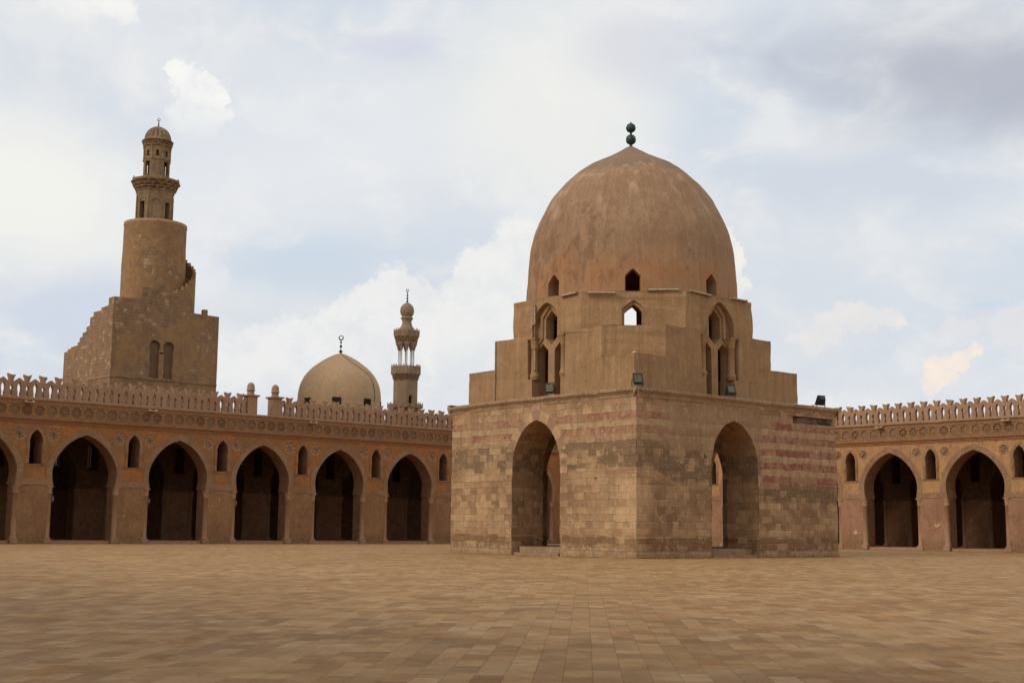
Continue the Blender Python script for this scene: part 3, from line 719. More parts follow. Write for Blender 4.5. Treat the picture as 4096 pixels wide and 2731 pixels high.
    for k in range(k0, k1):
        cx = (k+.5)*pitch
        if im is None:
            mb = MB(); w_ = (pitch-2*2.62)/2
            panel(mb, I3, [(-w_-.02, 3.87), (w_+.02, 3.87), (w_+.02, 4.27), (-w_-.02, 4.27)], [], -.03, thick=.06)
            im = mb.build('impost_band', 'carved', root, (cx, 0, 0))
            mb = MB()
            nh = [(-.43, 5.25)]+arch(NICHE)+[(.43, 5.25)]
            band(mb, I3, arch(NICHE), .21, -.04, .08)
            for s_ in (-1, 1):
                box(mb, s_*.43 if s_ > 0 else -.66, .66 if s_ > 0 else -.43, -.03, .03, 6.28, 6.5)
                lathe(mb, [(.115, 5.27), (.115, 5.4), (.085, 5.44), (.085, 6.05), (.12, 6.1), (.1, 6.15), (.13, 6.28)], 10, (s_*.545, -.0))
            panel(mb, I3, [(-.7, 5.17), (.7, 5.17), (.7, 5.25), (-.7, 5.25)], [], -.05, thick=.08)
            nf = mb.build('window_frame', 'carved', root, (cx, 0, 0))
        else:
            dup(im, root, (cx, 0, 0)); dup(nf, root, (cx, 0, 0))
        for s_ in (-1, 1):
            q = rnd.choice((0, 0, 1, 2))
            if used[q] == 0: rosv[q].location = (cx+s_*1.17, .01, 7.24); rosv[q].rotation_euler = (0, rnd.uniform(0, 6), 0); used[q] = 1
            else: dup(rosv[q], root, (cx+s_*1.17, .01, 7.24), (0, rnd.uniform(0, 6), 0))
    for q in range(3):
        if not used[q]: bpy.data.objects.remove(rosv[q])
    mb = MB(); frieze(mb, x_end0, x_end1, 8.33, 9.24, -.13, .855, seed=k1)
    box(mb, x_end0, x_end1, -.128, 0., 8.27, 8.33)
    mb.build('frieze', ['frieze', 'rosette'], root)
    rn = random.Random(k1+5)
    mb = MB()
    sweep(mb, [(0,7.96),(-.05,7.97),(-.06,8.02),(-.03,8.06),(-.09,8.08),(-.10,8.13),(-.05,8.16),(-.12,8.19),(-.16,8.22),(-.16,8.27),(-.1,8.29)], x_end0, x_end1, .8, .008, rnd=rn)
    mb.build('string_course', 'moulding', root)
    mb = MB()
    sweep(mb, [(-.1,9.24),(-.15,9.26),(-.17,9.38),(-.24,9.42),(-.31,9.47),(-.33,9.58),(-.31,9.61),(.4,9.615)], x_end0, x_end1, .6, .012, rnd=rn, chips=.03)
    mb.build('cornice', 'cren', root)
    # battlements: one merlon module = flare + half gables
    if not mer_src:
        for q in range(6): mer_src[q] = merlon(q)
    src = {}
    n0 = int(math.ceil((x_end0+.6-cren_phase)/CP)); n1 = int((x_end1-.6-cren_phase)/CP)
    for n in range(n0, n1+1):
        x = cren_phase+n*CP
        if gap and gap[0]-.2 < x < gap[1]+.2: continue
        q = rnd.choice((0, 1, 2, 3, 4, 0, 1, 3, 4, 5))
        if q not in src: src[q] = mer_src[q].build('merlon', 'cren', root, (x, .0, 0))
        else: dup(src[q], root, (x, 0, 0))
    # little pinnacles either side of the gap
    if gap:
        pin = None
        for cx in (gap[0]-.1, gap[1]+.1):
            if pin is None:
                mb = MB(); box(mb, -.39, .39, -.12, .62, 9.6, 10.95); box(mb, -.47, .47, -.2, .7, 10.95, 11.0); box(mb, -.53, .53, -.26, .76, 11.0, 11.1)
                lathe(mb, [(.33,11.1),(.28,11.18),(.27,11.42),(.34,11.44),(.34,11.5),(.29,11.52),(.3,11.7),(.27,11.86),(.18,12.0),(.05,12.06),(.0,12.07)], 16, (0, .25), mod=lambda j, i, a: 1-.05*(i % 2)*(j > 5))
                pin = mb.build('pinnacle', 'cren', root, (cx, 0, 0))
            else: dup(pin, root, (cx, 0, 0))
    sp = None
    for x in spouts:
        if sp is None:
            mb = MB(); box(mb, -.26, .3, -.5, -.1, 9.27, 9.33); box(mb, -.26, -.2, -.5, -.1, 9.33, 9.42); box(mb, .24, .3, -.5, -.1, 9.33, 9.42)
            sp = mb.build('water_spout', 'spout', root, (x, 0, 0))
        else: dup(sp, root, (x, 0, 0))
    return root
LX, LY = 39.6607, 86.5792
arcL = arcade('arcade_building', 'long orange and brown arcade with pierced battlements on the left, below the spiral minaret', (LX, LY, 0), 0., -3, 6, -24.5, 50.2, 'arcL',
              gap=(13.0, 14.95), cren_phase=-5.415, spouts=(-4.3, 4.6, 18.2), grilles=(3.5, 6.3, 31.0))
aR = R_(.71918); PR = 6.986; XA, PHR = 89.86175, 48.44093
def RP(q, v): return (XA+q*math.cos(aR)+(v-50)*math.sin(aR), 50+(v-50)*math.cos(aR)-q*math.sin(aR), 0)
arcR = arcade('arcade_building', 'sunlit ochre arcade with pink piers and pierced battlements to the right of the domed pavilion', RP(0, PHR), -math.pi/2-aR, -4, 4, -37.6, 34., 'arcR',
              cren_phase=.35, pitch=PR, ros_r=.38, spouts=(-7.6, 2.75))
def unseen_arcade(name, label, loc, rz, k0, k1):  # courtyard arcades out of view, set close in to shade the near paving
    root = empty(name, label, 'arcade', loc, rz)
    mb = MB()
    for k in range(k0, k1): pier_cell(mb, k*P, 0., 1.3, 9.3)
    mb.build('wall', 'arcL', root)
    mb = MB()
    for k in range(k0, k1): pier_cell(mb, k*P, ROWS, 1.25, 9.2)
    mb.build('inner_pier_row', 'arcL', root)
    mb = MB(); box(mb, k0*P, k1*P, 12.8, 14, 0, 9.2); mb.build('rear_wall', 'arcL', root)
    mb = MB(); box(mb, k0*P, k1*P, .02, 14, 9.3, 9.42); mb.build('roof', 'roof', root)
    mb = MB(); box(mb, k0*P, k1*P, 1.3, 12.8, 0, .2); mb.build('raised_floor', 'spout', root)
    mb = MB(); box(mb, k0*P, k1*P, -.25, .3, 9.3, 9.6); mb.build('cornice', 'cren', root)
    mb = MB(); box(mb, k0*P, k1*P, .0, .3, 9.6, 10.9); mb.build('battlement', 'cren', root)
unseen_arcade('arcade_building', 'unseen arcade behind the viewpoint on the near left, placed close to shade the paving', (-1.3, 40, 0), math.pi/2, -7, 7)
unseen_arcade('arcade_building', 'unseen arcade behind the viewpoint on the near right, placed close to shade the paving', (43, -2.4, 0), math.pi, -7, 7)
# small lamps hung by the arches of the left arcade
for i, (kx, lab) in enumerate(((0, 'small pale lamp hanging in the leftmost full arch of the left arcade'), (1, 'small pale lamp hanging in the second full arch from the left'), (2, 'small pale lamp hanging in the third arch from the left'))):
    mb = MB(); c = (0, 0)
    lathe(mb, [(.02,.42),(.07,.38),(.10,.3),(.11,.12),(.06,.02),(.02,0)], 10)
    tube(mb, (0,0,.4), (0,0,.75), .012, 6); tube(mb, (0,0,.74), (-.3,0,.74), .015, 6)
    o = mb.build('hanging_lamp', 'lantern', None, (LX+kx*P-2.04, LY+.35, 2.75))
    o['label'] = lab; o['category'] = 'lamp'; o['group'] = 'lamps hanging in the arches'

# ------------------------------------------------------------------ domed pavilion
KX, KY, KR = 45.41774, 41.17666, R_(-1.757595)
S, SY, IA, IB, Q, C1, C2 = 15.39, 13.754, .86, .9405, 12.515, 2.212, 3.671
Z0, Z1, Z2, Z3 = 7.86, 9.671, 11.215, 13.09
pav = empty('domed_pavilion', 'square stone pavilion in the courtyard with stepped plaster block and big brown dome', 'pavilion', (KX, KY, 0), KR)
KARCH = catmull([(1.79,4.0),(1.79,4.4),(1.73,4.95),(1.52,5.52),(1.14,6.07),(.62,6.5),(0,6.72)], 5)
FL = {'a0': (lambda x, d, z: (d, x, z), SY, 6.95), 'b0': (lambda x, d, z: (x, d, z), S, 7.02),
      'a1': (lambda x, d, z: (S-d, x, z), SY, 6.95), 'b1': (lambda x, d, z: (x, SY-d, z), S, 7.02)}
TH = {'a0': 2.1, 'b0': 2.07, 'a1': S-12.1, 'b1': SY-11.85}
mb = MB(); ra, rb = (2.1, 12.1), (2.07, 11.85)
BEAM = (11.74, 15.14, 6.88, 7.27)
for kf, (T, W_, cx) in FL.items():
    A_ = arch(KARCH, cx)
    outer = [(0, 0), (cx-1.79, 0)]+A_+[(cx+1.79, 0), (W_, 0), (W_, 7.6), (0, 7.6)]
    holes = []
    if kf == 'b0': holes = [[(BEAM[0], BEAM[2]), (BEAM[1], BEAM[2]+.03), (BEAM[1]+.02, BEAM[3]), (BEAM[0]-.03, BEAM[3])]]
    panel(mb, T, vsub(outer), holes, 0., rev=.25)
    r0, r1 = (rb if kf[0] == 'a' else ra)
    inner = [(r0, 0), (cx-1.79, 0)]+A_+[(cx+1.79, 0), (r1, 0), (r1, 7.7), (r0, 7.7)]
    panel(mb, T, inner, [], TH[kf])
    pth = [(cx-1.79, 0)]+A_+[(cx+1.79, 0)]
    for a, b in zip(pth, pth[1:]):
        mb.add([T(a[0],0,a[1]), T(b[0],0,b[1]), T(b[0],TH[kf],b[1]), T(a[0],TH[kf],a[1])], [(0,1,2,3)])
worn(mb, .045)
mb.build('ashlar_walls', 'ashlar', pav)
# projecting foot course
rn = random.Random(8)
for kf, (T, W_, cx) in FL.items():
    for x0, x1 in ((-.028 if kf[0] == 'a' else -.025, cx-1.9), (cx+1.9, W_+(.028 if kf[0] == 'a' else .025))):
        mb = MB(); sweep(mb, [(-.01,0),(-.035,.02),(-.035,.18),(-.02,.25),(.0,.27)], x0, x1, .45, .012, T=T, rnd=rn, chips=.12)
        mb.build('foot_course', 'ashlar', pav)
mb = MB(); T, W_, cx = FL['b0']
panel(mb, T, [(BEAM[0]+.01, BEAM[2]+.01), (BEAM[1]-.01, BEAM[2]+.03), (BEAM[1]-.01, BEAM[3]-.01), (BEAM[0], BEAM[3]-.01)], [], .10, thick=.12)
mb.build('wooden_beam', 'wood', pav)
# cornice
mb = MB(); rn = random.Random(5)
PC = [(0.,7.42),(-.03,7.46),(-.05,7.56),(-.13,7.66),(-.20,7.72),(-.21,7.80),(-.2,7.865),(.0,7.88)]
for kf, (T, W_, cx) in FL.items():
    # mitred by a small extension; ends lie inside the neighbour
    sg = (lambda x: -.0) if kf != 'a0' else (lambda x: -.10*max(0, (x-9.5)/4.3)**1.5 if x > 9.5 else 0)
    ex = .2 if kf[0] == 'a' else .197
    sweep(mb, PC, -ex, W_+ex, .35, .018, T=T, rnd=rn, chips=.07, sag=sg)
mb.build('cornice', 'kcornice', pav)
# roof terrace (with the hole of the room)
mb = MB()
def flat_ring(mb, outer, hole, z, mi=0):
    lp = [outer, hole]; fl = [q for l in lp for q in l]; mb.add([(x, y, z) for x, y in fl], tess(lp), mi)
flat_ring(mb, [(.0,.0),(S,.0),(S,SY),(.0,SY)], [(ra[0],rb[0]),(ra[1],rb[0]),(ra[1],rb[1]),(ra[0],rb[1])], 7.83)
flat_ring(mb, [(.05,.05),(S-.05,.05),(S-.05,SY-.05),(.05,SY-.05)], [(ra[0],rb[0]),(ra[1],rb[0]),(ra[1],rb[1]),(ra[0],rb[1])], 7.69)
mb.build('terrace', 'roof', pav)
mb = MB(); box(mb, .45, S-.4, 5.25, 8.65, .0, .42); box(mb, 5.3, 8.75, .45, SY-.4, .0, .417); box(mb, ra[0]+.01, ra[1]-.01, rb[0]+.01, rb[1]-.01, 0, .413)
box(mb, .05, .45, 5.3, 8.6, 0, .13); box(mb, 5.35, 8.7, .05, .45, 0, .13)
mb.build('threshold_step', 'kcornice', pav)
# voussoir rings
for kf in ('a0', 'a1'):
    T, W_, cx = FL[kf]; mb = MB()
    band(mb, T, arch(KARCH, cx), .52, -.005, .02, alt=(1, 0, 4))
    mb.build('voussoir_ring', ['vousA', 'vousB'], pav)

# upper stepped block
NICH = catmull([(1.08,11.08),(1.06,11.5),(.95,11.95),(.72,12.35),(.37,12.66),(0,12.82)], 4)
c0 = Q/2
def niche_loop():
    a = arch(NICH, c0)
    return [(c0-1.1,7.98),(c0-1.1,8.93),(c0-1.41,8.93),(c0-1.41,11.08)]+a+[(c0+1.41,11.08),(c0+1.41,8.93),(c0+1.1,8.93),(c0+1.1,7.98)]
UF = [lambda x, d, z: (IA+d, IB+x, z), lambda x, d, z: (IA+x, IB+d, z), lambda x, d, z: (IA+Q-d, IB+x, z), lambda x, d, z: (IA+x, IB+Q-d, z)]
rn = random.Random(12)
def wob(x0, z0, x1, z1, n, j=.018):
    return [(x0+(x1-x0)*i/n, z0+(z1-z0)*i/n+rn.uniform(-j, j)) for i in range(1, n)]
mb = MB()
step = [(0,7.8),(Q,7.8),(Q,Z1)]+wob(Q,Z1,Q-C1,Z1,4)+[(Q-C1,Z1),(Q-C1,Z2)]+wob(Q-C1,Z2,Q-C2,Z2,3)+[(Q-C2,Z2),(Q-C2,Z3)]+wob(Q-C2,Z3,C2,Z3,12,.012)+[(C2,Z3),(C2,Z2)]+wob(C2,Z2,C1,Z2,3)+[(C1,Z2),(C1,Z1)]+wob(C1,Z1,0,Z1,4)+[(0,Z1)]
for T in UF: panel(mb, T, vsub(step), [niche_loop()], 0., rev=1.0)
CW_O = [(-.54,11.25),(-.54,12.2),(-.3,12.44),(0,12.65),(.3,12.44),(.54,12.2),(.54,11.25)]
CW_I = [(-.43,11.25),(-.43,12.06),(-.24,12.26),(0,12.46),(.24,12.26),(.43,12.06),(.43,11.25)]
corners = [((0,0),(1,1)), ((Q,0),(-1,1)), ((Q,Q),(-1,-1)), ((0,Q),(1,-1))]
r2 = math.sqrt(.5)
for (cx_, cy_), (sx, sy) in corners:
    for c_, zb, zt in ((C1, Z1, Z2), (C2, Z2, Z3)):
        L = c_*math.sqrt(2)
        # chamfer face: from (cx+sx*c, cy) to (cx, cy+sy*c)
        mx_, my_ = IA+cx_+sx*c_/2, IB+cy_+sy*c_/2
        T = lambda x, d, z, mx_=mx_, my_=my_: (mx_+sx*r2*x+sx*r2*d, my_-sy*r2*x+sy*r2*d, z)
        hol = [CW_O] if c_ == C2 else []
        panel(mb, T, vsub([(-L/2, zb), (L/2, zb), (L/2, zt)]+wob(L/2, zt, -L/2, zt, 6, .012)+[(-L/2, zt)]), hol, 0., rev=.13)
        if hol:
            panel(mb, T, [(-.6,11.2),(-.6,12.3),(0,12.8),(.6,12.3),(.6,11.2)], [CW_I], .13, rev=.75)
        lo, hi = (0, C1) if c_ == C1 else (C1, C2)
        zz = Z1 if c_ == C1 else Z2
        a1 = (IA+cx_+sx*lo, IB+cy_); a2 = (IA+cx_+sx*hi, IB+cy_); b2 = (IA+cx_, IB+cy_+sy*hi); b1 = (IA+cx_, IB+cy_+sy*lo)
        # tops sit a hair below the wobbling rim
        mb.add([(*a1, zz-.02), (*a2, zz-.02), (*b2, zz-.02), (*b1, zz-.02)] if lo else [(*a1, zz-.02), (*a2, zz-.02), (*b2, zz-.02)], [(0,1,2,3)] if lo else [(0,1,2)])
octo = []
for (cx_, cy_), (sx, sy) in corners:
    p1, p2 = (IA+cx_+sx*C2, IB+cy_), (IA+cx_, IB+cy_+sy*C2)
    octo += [p2, p1] if sx*sy > 0 else [p1, p2]
DC = (IA+Q/2, IB+Q/2)
flat_ring(mb, octo, [(DC[0]+5.0*math.cos(2*math.pi*i/40), DC[1]+5.0*math.sin(2*math.pi*i/40)) for i in range(40)], Z3-.02)
worn(mb, .055)
mb.build('stepped_block', 'kplaster', pav)
# tracery windows with colonnettes
HEX = [(0,10.69),(.43,11.04),(.43,12.06),(.22,12.27),(0,12.47),(-.22,12.27),(-.43,12.06),(-.43,11.04)]
HEX2 = [(0,10.6),(.5,11.0),(.56,11.0),(.56,12.12),(.28,12.42),(0,12.66),(-.28,12.42),(-.56,12.12),(-.56,11.0),(-.5,11.0)]
LIGHT = [(-.42,7.98),(.42,7.98),(.42,10.42),(0,10.79),(-.42,10.42)]
def tracery():
    mb = MB()
    A_ = [(c0-1.5,7.95),(c0+1.5,7.95),(c0+1.5,11.1)]+[(c0+x, z) for x, z in offset_curve([(x, z) for x, z in NICH], -.12)]+[(c0-x, z) for x, z in offset_curve([(x, z) for x, z in NICH], -.12)[::-1][1:]]+[(c0-1.5,11.1)]
    A_ = [(c0-1.5,7.95),(c0+1.5,7.95),(c0+1.5,11.3),(c0+1.3,12.1),(c0+.9,12.7),(c0,13.0),(c0-.9,12.7),(c0-1.3,12.1),(c0-1.5,11.3)]
    hx = [(c0+x, z) for x, z in HEX]; l1 = [(c0-.66+x, z) for x, z in LIGHT]; l2 = [(c0+.66+x, z) for x, z in LIGHT]
    panel(mb, I3, A_, [hx, l1, l2], .38, thick=.55)
    # raised frame orders
    hx2 = [(c0+x, z) for x, z in HEX2]
    B_ = [(c0-1.09,8.0),(c0-.66+.46-.92,8.0)]
    fr = [(c0-.75,11.02),(c0-.75,12.25),(c0-.4,12.62),(c0,12.95),(c0+.4,12.62),(c0+.75,12.25),(c0+.75,11.02),(c0+.58,11.02)]+[(c0+.56,12.12),(c0+.28,12.42),(c0,12.66),(c0-.28,12.42),(c0-.56,12.12),(c0-.58,11.02)]
    panel(mb, I3, fr, [], .27, thick=.12)
    for s_ in (-1, 1):
        sd_ = [(c0+s_*.62,11.02),(c0+s_*1.12,10.52),(c0+s_*1.12,10.66),(c0+s_*.75,11.02)]
        panel(mb, I3, sd_, [], .28, thick=.11)
    return mb
tr = tracery()
cm = MB(); 
lathe(cm, [(.24,8.93),(.24,9.02),(.27,9.05),(.26,9.18),(.21,9.24),(.2,9.4),(.195,10.55),(.23,10.58),(.21,10.63),(.22,10.66),(.25,10.95),(.27,11.02)], 18)
box(cm, -.28,.28,-.24,.26,11.02,11.1)
first = None
for k, T in enumerate(UF):
    m2 = MB(); m2.v = [T(x, y, z) for x, y, z in tr.v]; m2.f = tr.f; m2.mi = tr.mi; m2.sm = tr.sm
    w = m2.build('tracery_window', 'kplaster', pav)
    for s_ in (-1, 1):
        q = T(c0+s_*1.12, .26, 0)
        if first is None: first = cm.build('colonnette', 'kplaster', w, q)
        else: o = dup(first, w, q)
# dome with pointed windows
DP = [(5.74,13.0),(5.72,13.8),(5.69,14.6),(5.64,15.3)]
UPR = [(5.64,15.3),(5.57,16.1),(5.46,16.7),(5.25,17.4),(5.0,18.0),(4.7,18.6),(4.37,19.2),(3.92,19.8),(3.41,20.3),(2.88,20.76),(2.35,21.12),(1.88,21.36),(1.4,21.6),(.94,21.84),(.54,22.08),(.3,22.24),(.12,22.33),(0,22.35)]
mb = MB()
def rad(z):
    for (r0, a), (r1, b) in zip(DP, DP[1:]):
        if a <= z <= b+1e-6: return r0+(r1-r0)*(z-a)/(b-a)
    return DP[-1][0]
def ang_cols():
    wa = .40/5.7; out = []
    for k in range(8):
        c_ = math.pi/4*k; 
        fr = [-1, -.8, -.5, -.22, 0, .22, .5, .8, 1]
        out += [(c_+f*wa, f) for f in fr]
        m_ = 8
        for i in range(1, m_): out.append((c_+wa+(math.pi/4-2*wa)*i/m_, None))
    return out
def wtop(f):
    f = abs(f); return 14.34-.10*f*1.2 - .27*f**1.6 if f < 1 else 13.97
cols = ang_cols(); n = len(cols)
pt = lambda r, a, z: (DC[0]+r*math.cos(a), DC[1]+r*math.sin(a), z)
ZT = 15.3; ri = 4.95
for i in range(n):
    (a0, f0), (a1, f1) = cols[i], cols[(i+1) % n]
    win = f0 is not None and f1 is not None and not (f0 == 1)
    lo0, lo1 = (wtop(f0), wtop(f1)) if win else (13.0, 13.0)
    lev = [0, .33, .66, 1]
    for j in range(3):
        za0 = lo0+(ZT-lo0)*lev[j]; zb0 = lo0+(ZT-lo0)*lev[j+1]; za1 = lo1+(ZT-lo1)*lev[j]; zb1 = lo1+(ZT-lo1)*lev[j+1]
        mb.add([pt(rad(za0),a0,za0), pt(rad(za1),a1,za1), pt(rad(zb1),a1,zb1), pt(rad(zb0),a0,zb0)], [(0,1,2,3)], 0, not win)
    mb.add([pt(ri,a0,lo0), pt(ri,a1,lo1), pt(ri,a1,ZT), pt(ri,a0,ZT)], [(0,1,2,3)])
    if win:
        mb.add([pt(rad(lo0),a0,lo0), pt(rad(lo1),a1,lo1), pt(ri,a1,lo1), pt(ri,a0,lo0)], [(0,1,2,3)])
        mb.add([pt(5.74,a0,13.09), pt(5.74,a1,13.09), pt(ri,a1,13.09), pt(ri,a0,13.09)], [(0,1,2,3)])
        if f0 == -1: mb.add([pt(5.74,a0,13.0), pt(5.7,a0,lo0), pt(ri,a0,lo0), pt(ri,a0,13.0)], [(0,1,2,3)])
        if f1 == 1: mb.add([pt(5.74,a1,13.0), pt(5.7,a1,lo1), pt(ri,a1,lo1), pt(ri,a1,13.0)], [(0,1,2,3)])
UP2 = catmull(UPR, 3)
lathe(mb, [(max(r, 0.001), z) for r, z in UP2], 96, DC, cap=False)
lathe(mb, [(max(r-.6, 0.001), z-.25) for r, z in UP2[:-16]]+[(ri-.0, ZT)][:0], 48, DC, cap=False)
worn(mb, .05, .55)
dome = mb.build('dome', 'dome', pav)
mb = MB(); fx = (DC[0], DC[1])
lathe(mb, [(.10,22.25),(.10,22.36),(.075,22.44),(.08,22.47),(.16,22.5),(.24,22.57),(.275,22.66),(.28,22.78),(.25,22.9),(.18,22.98),(.08,23.02),(.06,23.08),(.06,23.14),(.09,23.16),(.2,23.22),(.265,23.33),(.275,23.42),(.25,23.52),(.2,23.6),(.12,23.66),(.05,23.69),(.035,23.7),(.035,23.76)], 24, fx)
mb.build('finial', 'copper', dome)
# conduit on the plaster, wires
mb = MB()
tube(mb, (IA-.03, IB+Q-C1-.06, 7.9), (IA-.03, IB+Q-C1-.06, Z2-.05), .035)
mb.build('conduit', 'pipe', pav)
mb = MB(); tube(mb, (IA-.06, IB+7.06, 10.4), (IA-.06, IB+7.07, 11.8), .012, 6); mb.build('wire', 'tube', pav)
mb = MB()
for q0, q1 in (((2.3,12.98),(2.0,13.12)), ((2.0,13.12),(1.7,13.13)), ((1.7,13.13),(1.5,13.0))): pass
wp = [(IA-.03, IB+3.95, 13.0), (IA-.05, IB+3.78, 13.14), (IA+.1, IB+3.5, 13.15), (IA+.18, IB+3.35, 13.0)]
for a_, b_ in zip(wp, wp[1:]): tube(mb, a_, b_, .013, 6)
mb.build('wire', 'tube', pav)

# ------------------------------------------------------------------ lamps on the pavilion
def K2W(a, b, z): return (KX+a*math.cos(KR)-b*math.sin(KR), KY+a*math.sin(KR)+b*math.cos(KR), z)
def floodlight(loc, rz, tilt, label):
    r = empty('floodlight', label, 'floodlight', loc, rz, 'floodlights standing on the cornice')
    T = lambda x, y, z: (x, y*math.cos(tilt)-(z-.3)*math.sin(tilt), .3+y*math.sin(tilt)+(z-.3)*math.cos(tilt))
    mb = MB()
    v = [T(x, y, z) for x, y, z in ((-.23,-.1,.08),(.23,-.1,.08),(.23,-.1,.6),(-.23,-.1,.6),(-.15,.14,.14),(.15,.14,.14),(.15,.14,.52),(-.15,.14,.52))]
    mb.add(v, [(4,5,6,7),(0,1,5,4),(1,2,6,5),(2,3,7,6),(3,0,4,7)])
    for x0, x1, z0, z1 in ((-.25,.25,.06,.11),(-.25,.25,.57,.62),(-.25,-.2,.11,.57),(.2,.25,.11,.57)): box(mb, x0, x1, -.13, -.09, z0, z1, T=T)
    box(mb, -.12, .12, .14, .2, .2, .46, T=T)
    mb.build('housing', 'black', r)
    mb = MB(); box(mb, -.2, .2, -.115, -.105, .18, .57, T=T); mb.build('lens', 'glass', r)
    mb = MB(); box(mb, -.27, .27, -.05, .05, 0, .03)
    for s_ in (-1, 1): box(mb, s_*.27-.01, s_*.27+.01, -.03, .03, .03, .34)
    mb.build('bracket', 'black', r)
    return r
floodlight(K2W(.12, 6.02, 7.89), KR-1.25, -.05, 'square black floodlight on the pavilion cornice below the left tracery window')
floodlight(K2W(.2, .12, 7.89), KR-.35, -.28, 'black floodlight tilted up on the near corner of the pavilion cornice')
floodlight(K2W(6.85, .1, 7.89), KR-.25, -.3, 'black floodlight leaning beside the right tracery window on the cornice')
floodlight(K2W(14.35, .15, 7.89), KR+2.9, -.5, 'black floodlight turned away at the far right end of the pavilion cornice')
def tube_lamp(a, b, label):
    a, b = Vector(K2W(*a)), Vector(K2W(*b)); c_ = (a+b)/2; L = (b-a).length
    r = empty('tube_lamp', label, 'tube light', c_, 0, 'tube lights fixed round the stepped block')
    r.rotation_euler = (b-a).to_track_quat('X', 'Z').to_euler()
    mb = MB(); box(mb, -L/2, L/2, .0, .06, -.05, .05); mb.build('housing', 'pipe', r)
    mb = MB(); tube(mb, (-L/2+.04,-.035,0), (L/2-.04,-.035,0), .045, 10); mb.build('tube', 'tube', r)
    for s_ in (-1, 1):
        mb = MB(); e_ = s_*(L/2-.01); box(mb, e_-.03, e_+.03, -.075, .06, -.055, .055); mb.build('end_cap', 'pipe', r)
TL = [((IA-.1, IB+5.0, 13.0), (IA-.1, IB+3.9, 13.03), 'cream tube light lying flat above the left tracery window'),
      ((IA+.1, IB+3.35, 12.98), (IA+1.12, IB+2.35, 12.98), 'cream tube light fixed level on the front chamfer, left of its small window'),
      ((IA+2.3, IB+1.3, 13.13), (IA+3.4, IB+.2, 13.15), 'thin cream tube light lying on the ledge right of the front dome window'),
      ((IA+3.9, IB-.08, 13.12), (IA+5.5, IB-.08, 13.06), 'cream tube light sloping down below the right dome window'),
      ((IA+7.1, IB-.05, 13.13), (IA+8.3, IB-.05, 13.12), 'thin cream tube light on the ledge at the far right under the dome'),
      ((IA-.1, IB+7.07, 11.75), (IA-.1, IB+7.07, 12.75), 'upright cream tube light beside the left window arch, upper of two'),
      ((IA-.1, IB+7.05, 9.35), (IA-.1, IB+7.05, 10.45), 'upright cream tube light before the left window opening, lower of two')]
for a, b, lab in TL: tube_lamp(a, b, lab)

for (a_, b_, z_), sc_, lab in (((13.9, .35, 7.88), .14, 'brown stone chunk on the cornice beside the turned-away floodlight'), ((IA+.35, IB+.3, Z1-.01), .13, 'pale stone lying on the lowest step above the near pavilion corner'),
                          ((12.2, .2, 7.88), .1, 'small loose stone on the right cornice, left of the turned-away floodlight')):
    rn = random.Random(int(a_*10)); mb = MB()
    lathe(mb, [(sc_*.7,0),(sc_*1.1,sc_*.3),(sc_*.9,sc_*.7),(sc_*.3,sc_*.95)], 7, smooth=False, mod=lambda j, i, a: rn.uniform(.7, 1.3))
    o = mb.build('loose_stone', 'spout', None, K2W(a_, b_, z_)); o['label'] = lab; o['category'] = 'stone'; o['group'] = 'loose stones on the pavilion ledges'

# ------------------------------------------------------------------ spiral minaret
MX, MY = 60.52, 119.11; RO, RI = 4.11, 3.06
sm = empty('spiral_minaret', 'square minaret with outside stairs, round drum and ribbed top, behind the left arcade', 'minaret', (MX, MY, 0))
ox, oy = -MX, -MY      # world -> local
X0, X1, YF, YB = 54.6-MX, 65.7-MX, 115-MY, 127.2-MY
mb = MB()
top = [(X0, 22.42), (57.4-MX, 22.5), (57.42-MX, 23.66), (MX-MX, 23.74), (62.5-MX, 23.72), (62.52-MX, 21.8), (X1, 21.74)]
NW = []
for cx in (58.97-MX, 60.42-MX):
    hw = .55; cc = [(hw*.86, 17.55)]+[(hw*math.sin(t)*1.08, 18.12-.0+hw*1.08*math.cos(t)) for t in [2.2, 1.9, 1.57, 1.2, .9, .6, .3, 0]]
    NW.append([(cx-.5, 15.1)]+[(cx-x, z) for x, z in cc]+[(cx+x, z) for x, z in cc[::-1][1:]]+[(cx+.5, 15.1)])
Tf = lambda x, d, z: (x, YF+d, z)
panel(mb, Tf, [(X0, 0), (X1, 0)]+top[::-1], NW, 0., rev=.3)
for lp in NW: mb.add([Tf(x, .3, z) for x, z in lp], tess([lp]), 1)
# left flank with stair profile (stairs climb towards the front)
st = [(YB, 18.05), (125.36-MY, 18.08)]
FY = 115.02
prof = [(124.6,18.08),(124.6,18.3),(123.9,18.3),(123.9,18.42),(122.4,18.5),(122.4,18.75),(122.0,18.78),(122.0,19.2),(121.4,19.24),(121.4,19.6),(120.6,19.66),(120.6,20.1),(119.9,20.15),(119.9,20.95),(119.0,21.0),(119.0,21.05),(118.3,21.12),(118.3,21.28),(117.6,21.32),(117.6,21.62),(116.7,21.66),(116.1,21.7),(116.1,22.4),(FY,22.42)]
flank = [(FY-MY, 0), (125.36-MY, 0), (125.36-MY, 18.05)]+[(y-MY, z) for y, z in prof]
panel(mb, lambda x, d, z: (X0+d, x, z), flank, [], 0., thick=.45)
